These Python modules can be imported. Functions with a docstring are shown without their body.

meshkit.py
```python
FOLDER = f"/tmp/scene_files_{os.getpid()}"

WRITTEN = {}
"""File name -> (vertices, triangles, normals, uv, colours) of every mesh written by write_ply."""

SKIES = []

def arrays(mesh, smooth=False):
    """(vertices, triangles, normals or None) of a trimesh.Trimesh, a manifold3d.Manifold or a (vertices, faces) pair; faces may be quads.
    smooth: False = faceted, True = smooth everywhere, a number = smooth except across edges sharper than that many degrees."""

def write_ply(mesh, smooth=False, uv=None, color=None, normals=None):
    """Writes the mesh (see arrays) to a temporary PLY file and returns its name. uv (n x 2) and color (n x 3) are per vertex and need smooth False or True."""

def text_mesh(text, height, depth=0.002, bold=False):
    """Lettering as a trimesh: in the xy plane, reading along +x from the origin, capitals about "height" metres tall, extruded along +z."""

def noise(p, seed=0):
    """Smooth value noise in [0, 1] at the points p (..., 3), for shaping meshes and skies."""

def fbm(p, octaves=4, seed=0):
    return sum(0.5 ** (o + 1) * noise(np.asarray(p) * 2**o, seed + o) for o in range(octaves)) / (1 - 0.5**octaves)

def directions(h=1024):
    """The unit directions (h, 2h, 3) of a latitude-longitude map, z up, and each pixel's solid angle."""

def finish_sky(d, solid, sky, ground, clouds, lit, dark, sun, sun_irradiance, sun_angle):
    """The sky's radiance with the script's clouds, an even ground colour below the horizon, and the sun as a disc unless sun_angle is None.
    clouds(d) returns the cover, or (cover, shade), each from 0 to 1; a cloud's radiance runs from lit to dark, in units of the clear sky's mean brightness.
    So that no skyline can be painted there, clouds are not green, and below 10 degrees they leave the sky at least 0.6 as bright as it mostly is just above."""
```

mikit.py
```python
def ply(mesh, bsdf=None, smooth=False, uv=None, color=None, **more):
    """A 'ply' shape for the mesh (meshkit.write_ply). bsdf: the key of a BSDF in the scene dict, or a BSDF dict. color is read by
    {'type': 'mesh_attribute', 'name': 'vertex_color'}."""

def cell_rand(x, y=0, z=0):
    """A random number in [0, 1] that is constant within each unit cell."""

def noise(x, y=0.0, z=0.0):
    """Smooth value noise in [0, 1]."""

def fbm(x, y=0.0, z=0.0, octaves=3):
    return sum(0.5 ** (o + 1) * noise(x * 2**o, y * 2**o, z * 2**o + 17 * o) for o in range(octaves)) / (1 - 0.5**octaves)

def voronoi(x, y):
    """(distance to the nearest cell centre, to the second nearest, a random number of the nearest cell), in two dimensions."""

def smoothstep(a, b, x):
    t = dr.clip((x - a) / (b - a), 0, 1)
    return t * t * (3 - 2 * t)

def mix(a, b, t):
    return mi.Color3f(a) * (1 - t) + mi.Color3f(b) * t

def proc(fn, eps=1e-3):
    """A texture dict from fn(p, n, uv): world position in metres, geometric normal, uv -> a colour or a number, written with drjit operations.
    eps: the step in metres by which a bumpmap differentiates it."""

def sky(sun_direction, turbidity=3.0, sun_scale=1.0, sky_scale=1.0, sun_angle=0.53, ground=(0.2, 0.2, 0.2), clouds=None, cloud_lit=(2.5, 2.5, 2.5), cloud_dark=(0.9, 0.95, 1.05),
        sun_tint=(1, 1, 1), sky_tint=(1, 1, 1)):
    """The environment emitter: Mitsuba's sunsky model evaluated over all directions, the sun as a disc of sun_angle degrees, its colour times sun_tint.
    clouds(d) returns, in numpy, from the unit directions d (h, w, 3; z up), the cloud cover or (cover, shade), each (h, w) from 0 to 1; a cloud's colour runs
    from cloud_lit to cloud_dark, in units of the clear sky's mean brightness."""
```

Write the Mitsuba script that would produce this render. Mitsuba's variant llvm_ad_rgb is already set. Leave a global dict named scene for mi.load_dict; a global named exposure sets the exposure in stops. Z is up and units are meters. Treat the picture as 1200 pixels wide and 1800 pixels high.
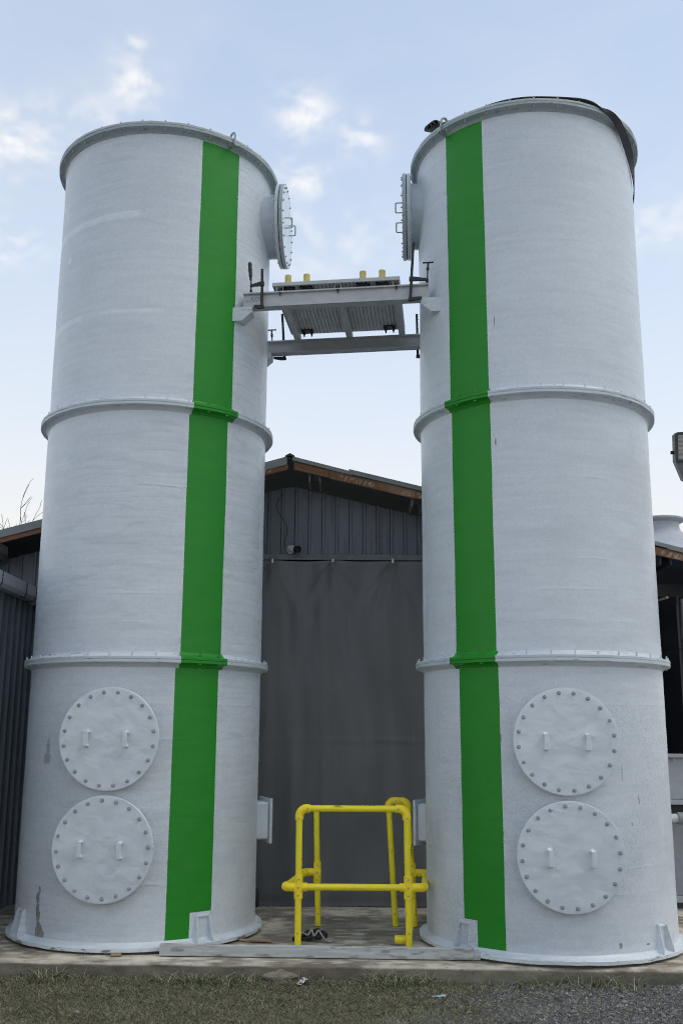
import math, random
import numpy as np
import trimesh
import drjit as dr
import mitsuba as mi
import mikit, meshkit
from mikit import proc, noise, fbm, smoothstep, mix, cell_rand, voronoi
from shapely.geometry import Polygon
from shapely.geometry import box as sbox

T4 = mi.ScalarTransform4f
rng = np.random.default_rng(7)
random.seed(7)
PI = math.pi
scene, labels = {}, {}

# ------------------------------------------------------------------ camera, sky, exposure
H_EYE = 1.6177
FWD = np.array([0.0, 0.97653, 0.21540])
UP = np.array([-0.0054, -0.21540, 0.97651])
scene['camera'] = {
    'type': 'perspective', 'fov': 2 * math.degrees(math.atan(900 / 1773.34)), 'fov_axis': 'y',
    'near_clip': 0.1, 'far_clip': 3000.0,
    'to_world': T4().look_at(origin=[0, 0, H_EYE], target=[float(x) for x in np.array([0, 0, H_EYE]) + FWD], up=[float(x) for x in UP]),
}


def clouds(d):
    el = np.degrees(np.arcsin(np.clip(d[..., 2], -1, 1)))
    az = np.degrees(np.arctan2(d[..., 0], d[..., 1]))
    q = d / np.maximum(d[..., 2:3] + 0.35, 0.2)
    q = np.stack([q[..., 0] * 2.2, q[..., 1] * 3.4, q[..., 2] * 0 + 3.1], -1)
    warp = meshkit.fbm(q * 2.1 + 9.0, 3, 5) - 0.5
    n = meshkit.fbm(q * 1.7 + warp[..., None] * 1.3, 6, 3)
    fine = meshkit.fbm(np.stack([d[..., 0] * 26, d[..., 1] * 14, d[..., 2] * 34], -1) + warp[..., None] * 3, 5, 11)
    hazy = 0.25 + 0.71 * np.exp(-np.maximum(el - 8, 0) / 21.0) + 0.10 * (n - 0.5)
    wisps = np.clip((n - 0.44) * 1.6, 0, 0.7) * 0.16
    fine2 = meshkit.fbm(np.stack([d[..., 0] * 70, d[..., 1] * 34, d[..., 2] * 96], -1) + warp[..., None] * 5, 5, 17)
    torn = np.clip((0.5 * fine + 0.5 * fine2 - 0.43) * 5.0, 0, 1)
    puff = np.zeros_like(el)
    for a, e, sa, se, s in ((-12.9, 34.9, 2.0, 1.5, 1.0), (-13.2, 36.4, .9, .8, 0.7), (-14.5, 33.4, 2.6, 1.0, 0.5), (-19.6, 31.3, 2.9, 1.5, 1.0), (-20.9, 29.4, 1.6, 1.2, 0.8), (-20.3, 25.8, 2.2, 1.1, 1.0), (-17.3, 33.0, 2.2, 0.7, .45),
                            (-2.2, 34.1, 1.9, 1.3, 1.0), (-2.6, 30.7, 2.8, 1.1, 0.9), (1.1, 32.7, 1.5, 1.2, 0.85), (-0.5, 27.8, 5.0, 2.0, .5), (19.0, 27.3, 4.5, 1.4, .5),
                            (-8.9, 37.8, 0.8, 0.4, .5), (48, 33, 9, 4, 1.0), (-55, 38, 10, 5, 1.0), (120, 42, 14, 6, .9), (-130, 36, 14, 5, .9), (180, 50, 16, 7, .9)):
        g = np.exp(-(((az - a + 180) % 360 - 180 + warp * sa) / (sa * .9)) ** 2 - ((el - e + warp * se) / se) ** 2)
        puff = np.maximum(puff, s * np.clip(g * 1.25, 0, 1) * (0.08 + 0.80 * torn) * 0.72)
    cover = 1 - (1 - np.clip(hazy, 0, 1)) * (1 - wisps) * (1 - np.clip(puff, 0, 0.9))
    shade = np.clip(1.0 - 1.15 * puff, 0, 1)
    return np.clip(cover, 0, 1), shade


scene['sky'] = mikit.sky([0.48, -0.14, 0.86], turbidity=3.0, sun_scale=0.12, sky_scale=1.0, sun_angle=38, ground=(0.16, 0.16, 0.14), clouds=clouds,
                         cloud_lit=(1.84, 1.77, 1.66), cloud_dark=(1.50, 1.425, 1.325), sky_tint=(0.96, 1.20, 1.18))
exposure = 2.61

# ------------------------------------------------------------------ the places everything hangs on
TOWERS = {'L': np.array([-1.7207, 9.1374]), 'R': np.array([1.7189, 8.7761])}
Z1, Z2, Z3 = 2.198, 4.3462, 6.949
RAD, RFL, RBASE = 1.0, 1.0675, 1.0624
GZ = -0.10                                            # the yard in front of the slab


# ------------------------------------------------------------------ materials
def rgb(r, g, b):
    return {'type': 'rgb', 'value': [r, g, b]}


def principled(color, rough=0.5, metallic=0.0, spec=0.5, **k):
    return {'type': 'principled', 'base_color': color if isinstance(color, dict) else rgb(*color), 'roughness': rough, 'metallic': metallic, 'specular': spec, **k}


def bumped(b, fn, eps=1e-3):
    return {'type': 'bumpmap', 'bumptex': proc(fn, eps), 'scale': 1.0, 'bsdf': b}


def two(b):
    return {'type': 'twosided', 'bsdf': b}


def polar(p):
    left = p.x < 0
    cx = dr.select(left, -1.7207, 1.7189)
    cy = dr.select(left, 9.1374, 8.7761)
    return dr.atan2(p.y - cy, p.x - cx), left


def blot(th, z, t0, z0, rt, rz):
    """how far inside a blot round (t0 degrees, z0 metres): 1 at its centre, 0 at its rim"""
    a = (th - math.radians(t0)) / rt
    b = (z - z0) / rz
    return dr.maximum(0, 1 - dr.sqrt(a * a + b * b))


def winding(th, z, left):
    """(fine wound ridges that come and go, the laps between hand-laid bands)"""
    w1 = noise(th * 2.2, z * 19 + 1.2 * noise(th * 3, z * 4, 2), 3)
    w2 = noise(th * 3.4 + 3, z * 41, 8)
    patch = smoothstep(0.42, 0.64, fbm(th * 1.6, z * 0.9, 3, 2))
    groove = (smoothstep(0.13, 0.0, dr.abs(w1 - 0.5)) + 0.6 * smoothstep(0.14, 0.0, dr.abs(w2 - 0.52))) * (patch * dr.select(left, 0.95, 0.30) + 0.05)
    zz = z / 0.29 + 0.05 * noise(th * 2.5, dr.floor(z / 0.29), 4)
    lap = smoothstep(0.035, 0.0, dr.abs(zz - dr.floor(zz) - 0.25 - 0.5 * cell_rand(dr.floor(zz), 7))) * smoothstep(.3, .6, noise(th * 3.1, dr.floor(zz) * 3.7, 2))
    return groove, lap


def tower_color(p, n, uv):
    th, left = polar(p)
    z = p.z
    arc = th * 1.0
    big = fbm(arc * 1.3 + 4, z * 1.1, 2, 3)
    brush = fbm(arc * 3.0, z * 26, 5, 3)
    col = mix((0.528, 0.573, 0.614), (0.606, 0.652, 0.692), smoothstep(0.2, 0.8, big * 0.6 + brush * 0.4))
    speck = smoothstep(0.70, 0.80, fbm(arc * 45, z * 45, 1, 2))
    col = mix(col, (0.38, 0.42, 0.45), speck * 0.06)
    grv, lap = winding(th, z, left)
    grain = fbm(arc * 70 + z * 23, z * 66 - arc * 19, 6, 2) - 0.5
    col = col * (1 + grain * 0.125 - grv * 0.070 + lap * 0.045)  # relief shading put into the colour: grain, dirt-dark grooves, lighter laps
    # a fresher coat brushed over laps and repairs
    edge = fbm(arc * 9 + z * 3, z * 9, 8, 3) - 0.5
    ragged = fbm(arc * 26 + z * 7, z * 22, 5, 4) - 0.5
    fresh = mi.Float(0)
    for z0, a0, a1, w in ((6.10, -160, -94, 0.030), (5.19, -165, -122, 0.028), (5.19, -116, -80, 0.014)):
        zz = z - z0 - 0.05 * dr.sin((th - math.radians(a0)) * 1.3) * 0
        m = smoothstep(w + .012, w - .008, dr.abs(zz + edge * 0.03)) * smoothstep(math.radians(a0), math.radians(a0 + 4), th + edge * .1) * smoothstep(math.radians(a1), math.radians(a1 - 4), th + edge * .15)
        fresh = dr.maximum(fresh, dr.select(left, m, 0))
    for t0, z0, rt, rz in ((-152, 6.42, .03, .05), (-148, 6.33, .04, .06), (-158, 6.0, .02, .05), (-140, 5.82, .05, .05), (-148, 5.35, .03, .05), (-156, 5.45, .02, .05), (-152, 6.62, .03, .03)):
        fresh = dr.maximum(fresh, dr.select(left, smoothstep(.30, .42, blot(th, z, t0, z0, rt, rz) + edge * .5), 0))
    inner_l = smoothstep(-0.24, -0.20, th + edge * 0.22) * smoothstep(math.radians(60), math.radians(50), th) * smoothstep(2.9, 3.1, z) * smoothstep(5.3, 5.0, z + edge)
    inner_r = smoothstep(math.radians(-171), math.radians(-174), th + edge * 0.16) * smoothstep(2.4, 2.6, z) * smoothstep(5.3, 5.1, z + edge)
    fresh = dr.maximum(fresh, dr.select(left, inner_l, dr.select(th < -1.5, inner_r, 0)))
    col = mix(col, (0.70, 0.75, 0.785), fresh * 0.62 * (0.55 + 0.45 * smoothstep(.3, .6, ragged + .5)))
    # green-grey grime low down and dull scuffs on the lowest ring
    grime = smoothstep(0.50, 0.75, fbm(arc * 2.2 + 7, z * 1.3, 4, 4)) * smoothstep(2.3, 0.2, z)
    col = mix(col, (0.37, 0.41, 0.43), grime * 0.28)
    dots = smoothstep(0.50, 0.80, fbm(arc * 150 + z * 41, z * 144 - arc * 37, 9, 2)) * smoothstep(0.40, 0.66, fbm(arc * 1.7 + 2, z * 1.4 + 3, 6, 4)) * smoothstep(2.15, 1.7, z)
    col = mix(col, (0.26, 0.28, 0.29), dots * dr.select(left, 0.16, 0.42))
    # chips down to the brown laminate
    chip = mi.Float(0)
    for t0, z0, rt, rz in ((-129.4, 0.36, .036, .10), (-129.0, 0.25, .034, .13), (-128.2, 0.13, .055, .085), (-126.5, 0.10, .05, .04)):
        chip = dr.maximum(chip, dr.select(left, smoothstep(.24, .40, blot(th, z, t0, z0, rt, rz) + edge * .5 + ragged * 1.0) * smoothstep(.0, .12, blot(th, z, t0, z0, rt, rz)), 0))
    for t0, z0, rt, rz in ((-57, 1.15, .008, .06), (-66, 1.36, .006, .10), (-62, .97, .01, .02), (-119.6, 1.60, .008, .05), (-119.6, .9, .01, .02), (-71, .13, .02, .03), (-56, .12, .03, .012), (-118, 3.95, .01, .06), (-117, 5.0, .006, .08)):
        chip = dr.maximum(chip, dr.select(left, 0, smoothstep(.28, .4, blot(th, z, t0, z0, rt, rz) + edge * .4 + ragged * .5) * smoothstep(.0, .12, blot(th, z, t0, z0, rt, rz))))
    smudge = mi.Float(0)
    for t0, z0, rt, rz in ((-129.2, 1.51, .035, .12), (-130.0, 1.42, .07, .07)):
        smudge = dr.maximum(smudge, dr.select(left, smoothstep(.12, .6, blot(th, z, t0, z0, rt, rz) + edge * .4 + ragged * .9) * smoothstep(.0, .2, blot(th, z, t0, z0, rt, rz)), 0))
    col = mix(col, (0.20, 0.22, 0.235), smudge * 0.6)
    chipcol = mix((0.075, 0.075, 0.07), (0.30, 0.295, 0.28), fbm(arc * 50 + z * 20, z * 40, 3, 3))
    return mix(col, chipcol, chip * 0.85)


def tower_bump(p, n, uv):
    th, left = polar(p)
    z = p.z
    grv, lap = winding(th, z, left)
    brush = fbm(th * 20 + z * 6, z * 24 - th * 5, 1, 3)
    peel = fbm(th * 85 + z * 20, z * 80, 1, 2)
    drip = noise(th * 14, z * 5, 6)
    return -grv * 0.0008 + lap * 0.0016 + brush * 0.0030 + peel * 0.0014 + drip * 0.0012


def tower_rough(p, n, uv):
    th, left = polar(p)
    return mi.Color3f(0.30 + 0.22 * fbm(th * 4, p.z * 6, 2, 3))


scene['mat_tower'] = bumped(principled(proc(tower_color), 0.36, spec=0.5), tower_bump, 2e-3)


def green_color(p, n, uv):
    th, left = polar(p)
    z = p.z
    b = fbm(th * 3, z * 22, 5, 3)
    col = mix((0.015, 0.222, 0.016), (0.018, 0.242, 0.018), b)
    col = mix(col, (0.03, 0.20, 0.06), smoothstep(.62, .8, fbm(th * 5, z * 5, 2, 3)) * .15)
    return col


scene['mat_green'] = bumped(principled(proc(green_color), 0.42, spec=0.32), lambda p, n, uv: tower_bump(p, n, uv) * 0.5, 2e-3)


def cover_color(p, n, uv):
    b = fbm(p.x * 9, p.y * 9, p.z * 9, 3)
    col = mix((0.545, 0.592, 0.628), (0.612, 0.660, 0.694), b)
    d = smoothstep(.60, .78, fbm(p.x * 30, p.y * 30 + 5, p.z * 30, 3))
    return mix(col, (0.36, 0.39, 0.41), d * .12)


def cover_bump(p, n, uv):
    return fbm(p.x * 14, p.y * 14, p.z * 14, 3) * 0.0045 + fbm(p.x * 60, p.y * 60, p.z * 60, 2) * 0.0012


scene['mat_cover'] = bumped(principled(proc(cover_color), 0.24, spec=0.6), cover_bump, 2e-3)
scene['mat_cover_dark'] = bumped(principled(proc(lambda p, n, uv: cover_color(p, n, uv) * mi.Color3f(.72, .75, .77)), 0.30, spec=0.55), cover_bump, 2e-3)  # cover paint in a darker tone, for the manway necks


def rim_color(p, n, uv):
    b = fbm(p.x * 6, p.y * 6, p.z * 30, 3)
    col = mix((0.44, 0.49, 0.525), (0.54, 0.59, 0.62), b)
    return mix(col, (0.20, 0.20, 0.185), smoothstep(.64, .80, fbm(p.x * 18, p.y * 18, p.z * 60, 3)) * .55)


def rim_bump(p, n, uv):
    return fbm(p.x * 22, p.y * 22, p.z * 40, 3) * 0.003


scene['mat_rim'] = bumped(principled(proc(rim_color), 0.40), rim_bump, 2e-3)


def baserim_color(p, n, uv):
    b = fbm(p.x * 7, p.y * 7, p.z * 30, 3)
    col = mix((0.54, 0.585, 0.62), (0.66, 0.70, 0.73), b)
    d = smoothstep(.60, .72, fbm(p.x * 12, p.y * 12, p.z * 40, 4)) * smoothstep(.055, .03, p.z)
    return mix(col, (0.11, 0.10, 0.09), d * .8)


scene['mat_base_rim'] = bumped(principled(proc(baserim_color), 0.38), rim_bump, 2e-3)


def lid_color(p, n, uv):
    b = fbm(p.x * 5, p.y * 5, p.z * 20, 3)
    return mix((0.33, 0.375, 0.365), (0.48, 0.52, 0.51), b)


scene['mat_top_rim'] = bumped(principled(proc(lambda p, n, uv: rim_color(p, n, uv) * mi.Color3f(.62, .66, .65)), 0.42), rim_bump, 2e-3)  # darker greenish rim paint, underside shade included in the colour
scene['mat_lid'] = bumped(principled(proc(lid_color), 0.42), rim_bump, 2e-3)


def metal_noise(a, b, s):
    return proc(lambda p, n, uv: mix(a, b, fbm(p.x * s, p.y * s, p.z * s, 3)))


scene['mat_bolt'] = principled(metal_noise((0.18, 0.195, 0.21), (0.40, 0.425, 0.45), 60), 0.38)
scene['mat_bolt_painted'] = principled(metal_noise((0.44, 0.46, 0.49), (0.60, 0.62, 0.64), 40), 0.42)
scene['mat_gasket_and_shadow'] = principled((0.06, 0.065, 0.065), 0.6)


def galv(p, n, uv):
    c, e, k = voronoi(p.x * 16 + p.y * 3, p.z * 16 + p.y * 9)
    b = fbm(p.x * 5, p.y * 5, p.z * 12, 4)
    return mix((0.33, 0.345, 0.35), (0.47, 0.485, 0.49), b * .75 + k * .25)


scene['mat_beam'] = bumped(principled(proc(galv), 0.48, metallic=0.15), lambda p, n, uv: fbm(p.x * 25, p.y * 25, p.z * 25, 3) * .0015, 2e-3)
scene['mat_deck'] = principled(metal_noise((0.36, 0.38, 0.385), (0.50, 0.52, 0.52), 9), 0.55)


def grate_color(p, n, uv):
    return mix((0.40, 0.42, 0.42), (0.55, 0.57, 0.56), fbm(p.x * 14, p.y * 14, p.z * 6, 3))


scene['mat_grate'] = principled(proc(grate_color), 0.6)
scene['mat_dark_steel'] = principled(metal_noise((0.012, 0.012, 0.014), (0.05, 0.045, 0.045), 45), 0.42, metallic=0.5)
scene['mat_black_handle'] = principled((0.015, 0.014, 0.016), 0.45)


def yellow_color(p, n, uv):
    b = fbm(p.x * 11, p.y * 11, p.z * 7, 3)
    col = mix((0.81, 0.665, 0.010), (0.89, 0.765, 0.035), b)
    d = smoothstep(.66, .80, fbm(p.x * 26, p.y * 26, p.z * 16, 4))
    return mix(col, (0.30, 0.24, 0.05), d * .28)


def scratches(p, n, uv):
    return fbm(p.x * 60, p.y * 60, p.z * 60, 2) * .0007


scene['mat_yellow'] = bumped(principled(proc(yellow_color), 0.32), scratches)
scene['mat_yellow_fitting'] = bumped(principled(proc(lambda p, n, uv: yellow_color(p, n, uv) * mi.Color3f(1.06, .97, .8)), 0.34), scratches)
scene['mat_yellow_pale'] = principled(metal_noise((0.50, 0.42, 0.12), (0.62, 0.53, 0.18), 20), 0.5)
scene['mat_ink'] = principled((0.012, 0.012, 0.014), 0.6)
scene['mat_pencil'] = principled((0.17, 0.18, 0.185), 0.7)


def curtain_color(p, n, uv):
    b = fbm(p.x * 2.2, 1.0, p.z * 1.4, 4)
    col = mix((0.138, 0.145, 0.150), (0.182, 0.190, 0.194), b)
    fold_shade = fbm(p.x * 9 + 2.5 * noise(p.x * 2, 1, p.z * .7), 5.0, p.z * .6, 4)
    col = col * (0.90 + 0.20 * smoothstep(.1, .9, fold_shade))  # vertical fold shading painted into the curtain colour
    dust = smoothstep(.50, .78, fbm(p.x * 3.5 + 2, 2.0, p.z * 1.2 + 5, 4)) * smoothstep(2.4, .1, p.z)
    col = mix(col, (0.17, 0.172, 0.17), dust * .45)
    sp = smoothstep(.80, .84, fbm(p.x * 34, 3.0, p.z * 34, 2))
    return mix(col, (0.16, 0.16, 0.16), sp * .25)


scene['mat_curtain'] = two(bumped(principled(proc(curtain_color), 0.52, spec=0.4), lambda p, n, uv: fbm(p.x * 3, p.y, p.z * 1.5, 4) * .012 + noise(p.x * 300, p.y, p.z * 300) * .0002, 2e-3))


def clad_color(p, n, uv):
    b = fbm(p.x * 3, p.y * 3, p.z * 1.1, 4)
    col = mix((0.105, 0.122, 0.145), (0.155, 0.175, 0.20), b)
    run = smoothstep(.60, .82, noise(p.x * 34, p.y * 34, p.z * 1.7)) * .35
    return mix(col, (0.055, 0.058, 0.062), run)


scene['mat_clad'] = two(principled(proc(clad_color), 0.50, metallic=0.1))
scene['mat_clad_annex'] = two(principled(proc(lambda p, n, uv: clad_color(p, n, uv) * mi.Color3f(1.25, 1.36, 1.36)), 0.5, metallic=.1))
scene['mat_frame_steel'] = principled(metal_noise((0.10, 0.11, 0.12), (0.21, 0.22, 0.23), 12), 0.55)
scene['mat_dark_frame'] = principled(metal_noise((0.022, 0.024, 0.028), (0.055, 0.058, 0.062), 8), 0.6)


def fascia_color(p, n, uv):
    grain = fbm(p.x * 4, p.y * 20, p.z * 42 + p.x * 11, 4)
    col = mix((0.125, 0.062, 0.032), (0.255, 0.132, 0.068), grain)
    pale = smoothstep(.58, .75, fbm(p.x * 2.3 + 4, 1, p.z * 2.0, 3))
    col = mix(col, (0.42, 0.27, 0.17), pale * .5)
    # worn remains of chalky print on the old boards
    s = p.z + 0.237 * dr.abs(p.x + 0.545)
    band = smoothstep(4.346, 4.354, s) * smoothstep(4.408, 4.398, s)
    where = smoothstep(.42, .50, noise(p.x * 3.7 + 5.3, 3.0, 7.0))
    stroke = smoothstep(.54, .64, noise(p.x * 120 - p.z * 60, p.z * 26, 4.0))
    return mix(col, (0.66, 0.58, 0.50), band * where * stroke * .38)


scene['mat_fascia'] = bumped(principled(proc(fascia_color), 0.75), lambda p, n, uv: fbm(p.x * 8, p.y * 20, p.z * 60, 3) * .003, 2e-3)
scene['mat_roof_edge'] = principled(metal_noise((0.17, 0.185, 0.18), (0.27, 0.285, 0.275), 7), 0.55, metallic=.2)
scene['mat_roof'] = two(principled(metal_noise((0.032, 0.044, 0.072), (0.060, 0.076, 0.110), 3), 0.55))
scene['mat_gutter'] = two(principled(metal_noise((0.36, 0.375, 0.38), (0.50, 0.515, 0.52), 5), 0.5))
scene['mat_inside'] = two(principled((0.035, 0.038, 0.042), 0.8))
scene['mat_dark_panel'] = principled(metal_noise((0.014, 0.017, 0.024), (0.032, 0.036, 0.044), 3), 0.32)
scene['mat_grey_grp'] = bumped(principled(metal_noise((0.34, 0.36, 0.39), (0.46, 0.48, 0.51), 4), 0.42), rim_bump, 2e-3)
scene['mat_grey_grp_dark'] = bumped(principled(metal_noise((0.24, 0.26, 0.29), (0.34, 0.36, 0.39), 4), 0.42), rim_bump, 2e-3)
scene['mat_white_pvc'] = principled(metal_noise((0.66, 0.67, 0.68), (0.78, 0.78, 0.78), 10), 0.35)
scene['mat_white_plate'] = principled((0.62, 0.62, 0.60), 0.5)
scene['mat_black_plastic'] = principled((0.02, 0.02, 0.022), 0.4)


def slab_color(p, n, uv):
    a = fbm(p.x * 1.7, p.y * 2.6, p.z * 2 + 1, 5)
    b = fbm(p.x * 9, p.y * 13, p.z * 12 + 2, 4)
    col = mix((0.17, 0.148, 0.115), (0.56, 0.505, 0.405), smoothstep(.32, .70, a * .5 + b * .5))
    dark_back = smoothstep(.46, .66, fbm(p.x * 1.1 + 3, p.y * 1.9 + 8, 5, 4)) * smoothstep(8.2, 9.2, p.y)
    col = mix(col, (0.17, 0.152, 0.120), dark_back * .8)  # darker patches, stronger towards the back of the slab
    chalk = smoothstep(.62, .74, fbm(p.x * 6 + 1, p.y * 22, p.z * 15 + 7, 4))
    col = mix(col, (0.60, 0.58, 0.53), chalk * .45)
    face = smoothstep(-.012, -.03, p.z) * smoothstep(8.2, 8.1, p.y)
    moss = mix((0.075, 0.076, 0.048), (0.165, 0.155, 0.115), fbm(p.x * 8 + p.z * 9, p.z * 20 - p.x * 5, p.y * 9, 4))
    col = mix(col, moss, face * .85)
    spk = smoothstep(.74, .80, fbm(p.x * 48, p.y * 48, p.z * 48 + 9, 2))
    return mix(col, (0.05, 0.045, 0.04), spk * .5)


scene['mat_slab'] = bumped(principled(proc(slab_color), 0.82, spec=.3), lambda p, n, uv: fbm(p.x * 16, p.y * 16, p.z * 16, 4) * .010 + fbm(p.x * 90, p.y * 90, p.z * 90, 2) * .002, 2e-3)


def yard_mask(p):
    return smoothstep(-0.25, 0.45, p.x - 0.75 + (fbm(p.x * 1.5, p.y * 2.2, 3, 4) - .5) * 2.2 + (7.5 - p.y) * .35)


def ground_color(p, n, uv):
    g = yard_mask(p)
    a = fbm(p.x * 5, p.y * 7, 2, 4)
    soil = mix((0.11, 0.107, 0.080), (0.19, 0.185, 0.145), a)
    grit = mix((0.075, 0.079, 0.083), (0.20, 0.206, 0.21), fbm(p.x * 55, p.y * 55, 4, 3))
    near = mix(soil, grit, g)
    yard = mix((0.24, 0.235, 0.22), (0.36, 0.35, 0.33), fbm(p.x * .8, p.y * .8, 6, 4))      # lighter concrete yard, unseen, added to bounce light up the towers
    return mix(yard, near, smoothstep(4.6, 5.4, p.y + (fbm(p.x * 1.3, p.y, 1, 3) - .5) * 1.2))


scene['mat_ground'] = bumped(principled(proc(ground_color), 0.9, spec=.2), lambda p, n, uv: fbm(p.x * 40, p.y * 40, 1, 3) * .016, 2e-3)
scene['mat_grass'] = two({'type': 'diffuse', 'reflectance': {'type': 'mesh_attribute', 'name': 'vertex_color'}})
scene['mat_stones'] = {'type': 'diffuse', 'reflectance': {'type': 'mesh_attribute', 'name': 'vertex_color'}}


def bark_color(p, n, uv):
    return mix((0.17, 0.165, 0.16), (0.30, 0.29, 0.28), fbm(p.x * 6, p.y * 6, p.z * 2, 3))


scene['mat_bark'] = principled(proc(bark_color), 0.85)


def board_color(p, n, uv):
    b = fbm(p.x * 4, p.y * 30, p.z * 30, 4)
    col = mix((0.33, 0.35, 0.345), (0.50, 0.52, 0.51), b)
    d = smoothstep(.50, .70, fbm(p.x * 9, p.y * 40, p.z * 26, 4))
    col = mix(col, (0.12, 0.115, 0.10), d * .65)
    return mix(col, (0.62, 0.64, 0.635), smoothstep(.6, .8, fbm(p.x * 3, 2, p.z * 50, 3)) * .4)


scene['mat_board'] = bumped(principled(proc(board_color), 0.6), lambda p, n, uv: fbm(p.x * 12, p.y * 40, p.z * 40, 3) * .003, 2e-3)
scene['mat_webbing'] = two(bumped(principled(metal_noise((0.012, 0.013, 0.016), (0.045, 0.046, 0.052), 30), 0.6), lambda p, n, uv: noise(p.x * 300, p.y * 300, p.z * 300) * .0006))
scene['mat_shackle'] = principled(metal_noise((0.22, 0.27, 0.26), (0.40, 0.44, 0.43), 50), 0.42, metallic=.4)
scene['mat_wood'] = bumped(principled(metal_noise((0.19, 0.115, 0.065), (0.42, 0.30, 0.19), 26), 0.75), lambda p, n, uv: fbm(p.x * 60, p.y * 60, p.z * 60, 3) * .003)
scene['mat_rag_black'] = two(principled((0.018, 0.018, 0.02), 0.8))
scene['mat_rag_grey'] = two(principled(metal_noise((0.22, 0.21, 0.20), (0.40, 0.39, 0.37), 40), 0.85))
scene['mat_foil'] = two(principled(proc(lambda p, n, uv: mix((0.62, 0.62, 0.66), (0.30, 0.06, 0.05), smoothstep(.55, .6, noise(p.x * 60, p.y * 60, p.z * 60)))), 0.3, metallic=.3))
scene['mat_paper'] = two(principled(proc(lambda p, n, uv: mix((0.32, 0.46, 0.52), (0.72, 0.74, 0.72), smoothstep(.5, .55, noise(p.x * 34, p.y * 60, 2)))), 0.7))
scene['mat_stone'] = bumped(principled(metal_noise((0.12, 0.105, 0.075), (0.32, 0.29, 0.22), 22), 0.9), lambda p, n, uv: fbm(p.x * 40, p.y * 40, p.z * 40, 4) * .008, 2e-3)
scene['mat_soil'] = principled((0.028, 0.022, 0.017), 0.95)
scene['mat_lamp_body'] = principled(metal_noise((0.075, 0.08, 0.085), (0.13, 0.135, 0.14), 14), 0.5)
scene['mat_lamp_lens'] = bumped(principled(metal_noise((0.22, 0.21, 0.19), (0.40, 0.39, 0.36), 24), 0.18, spec=.6), lambda p, n, uv: dr.sin(p.z * 180) * .002 + dr.sin(p.x * 220) * .0012)


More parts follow.
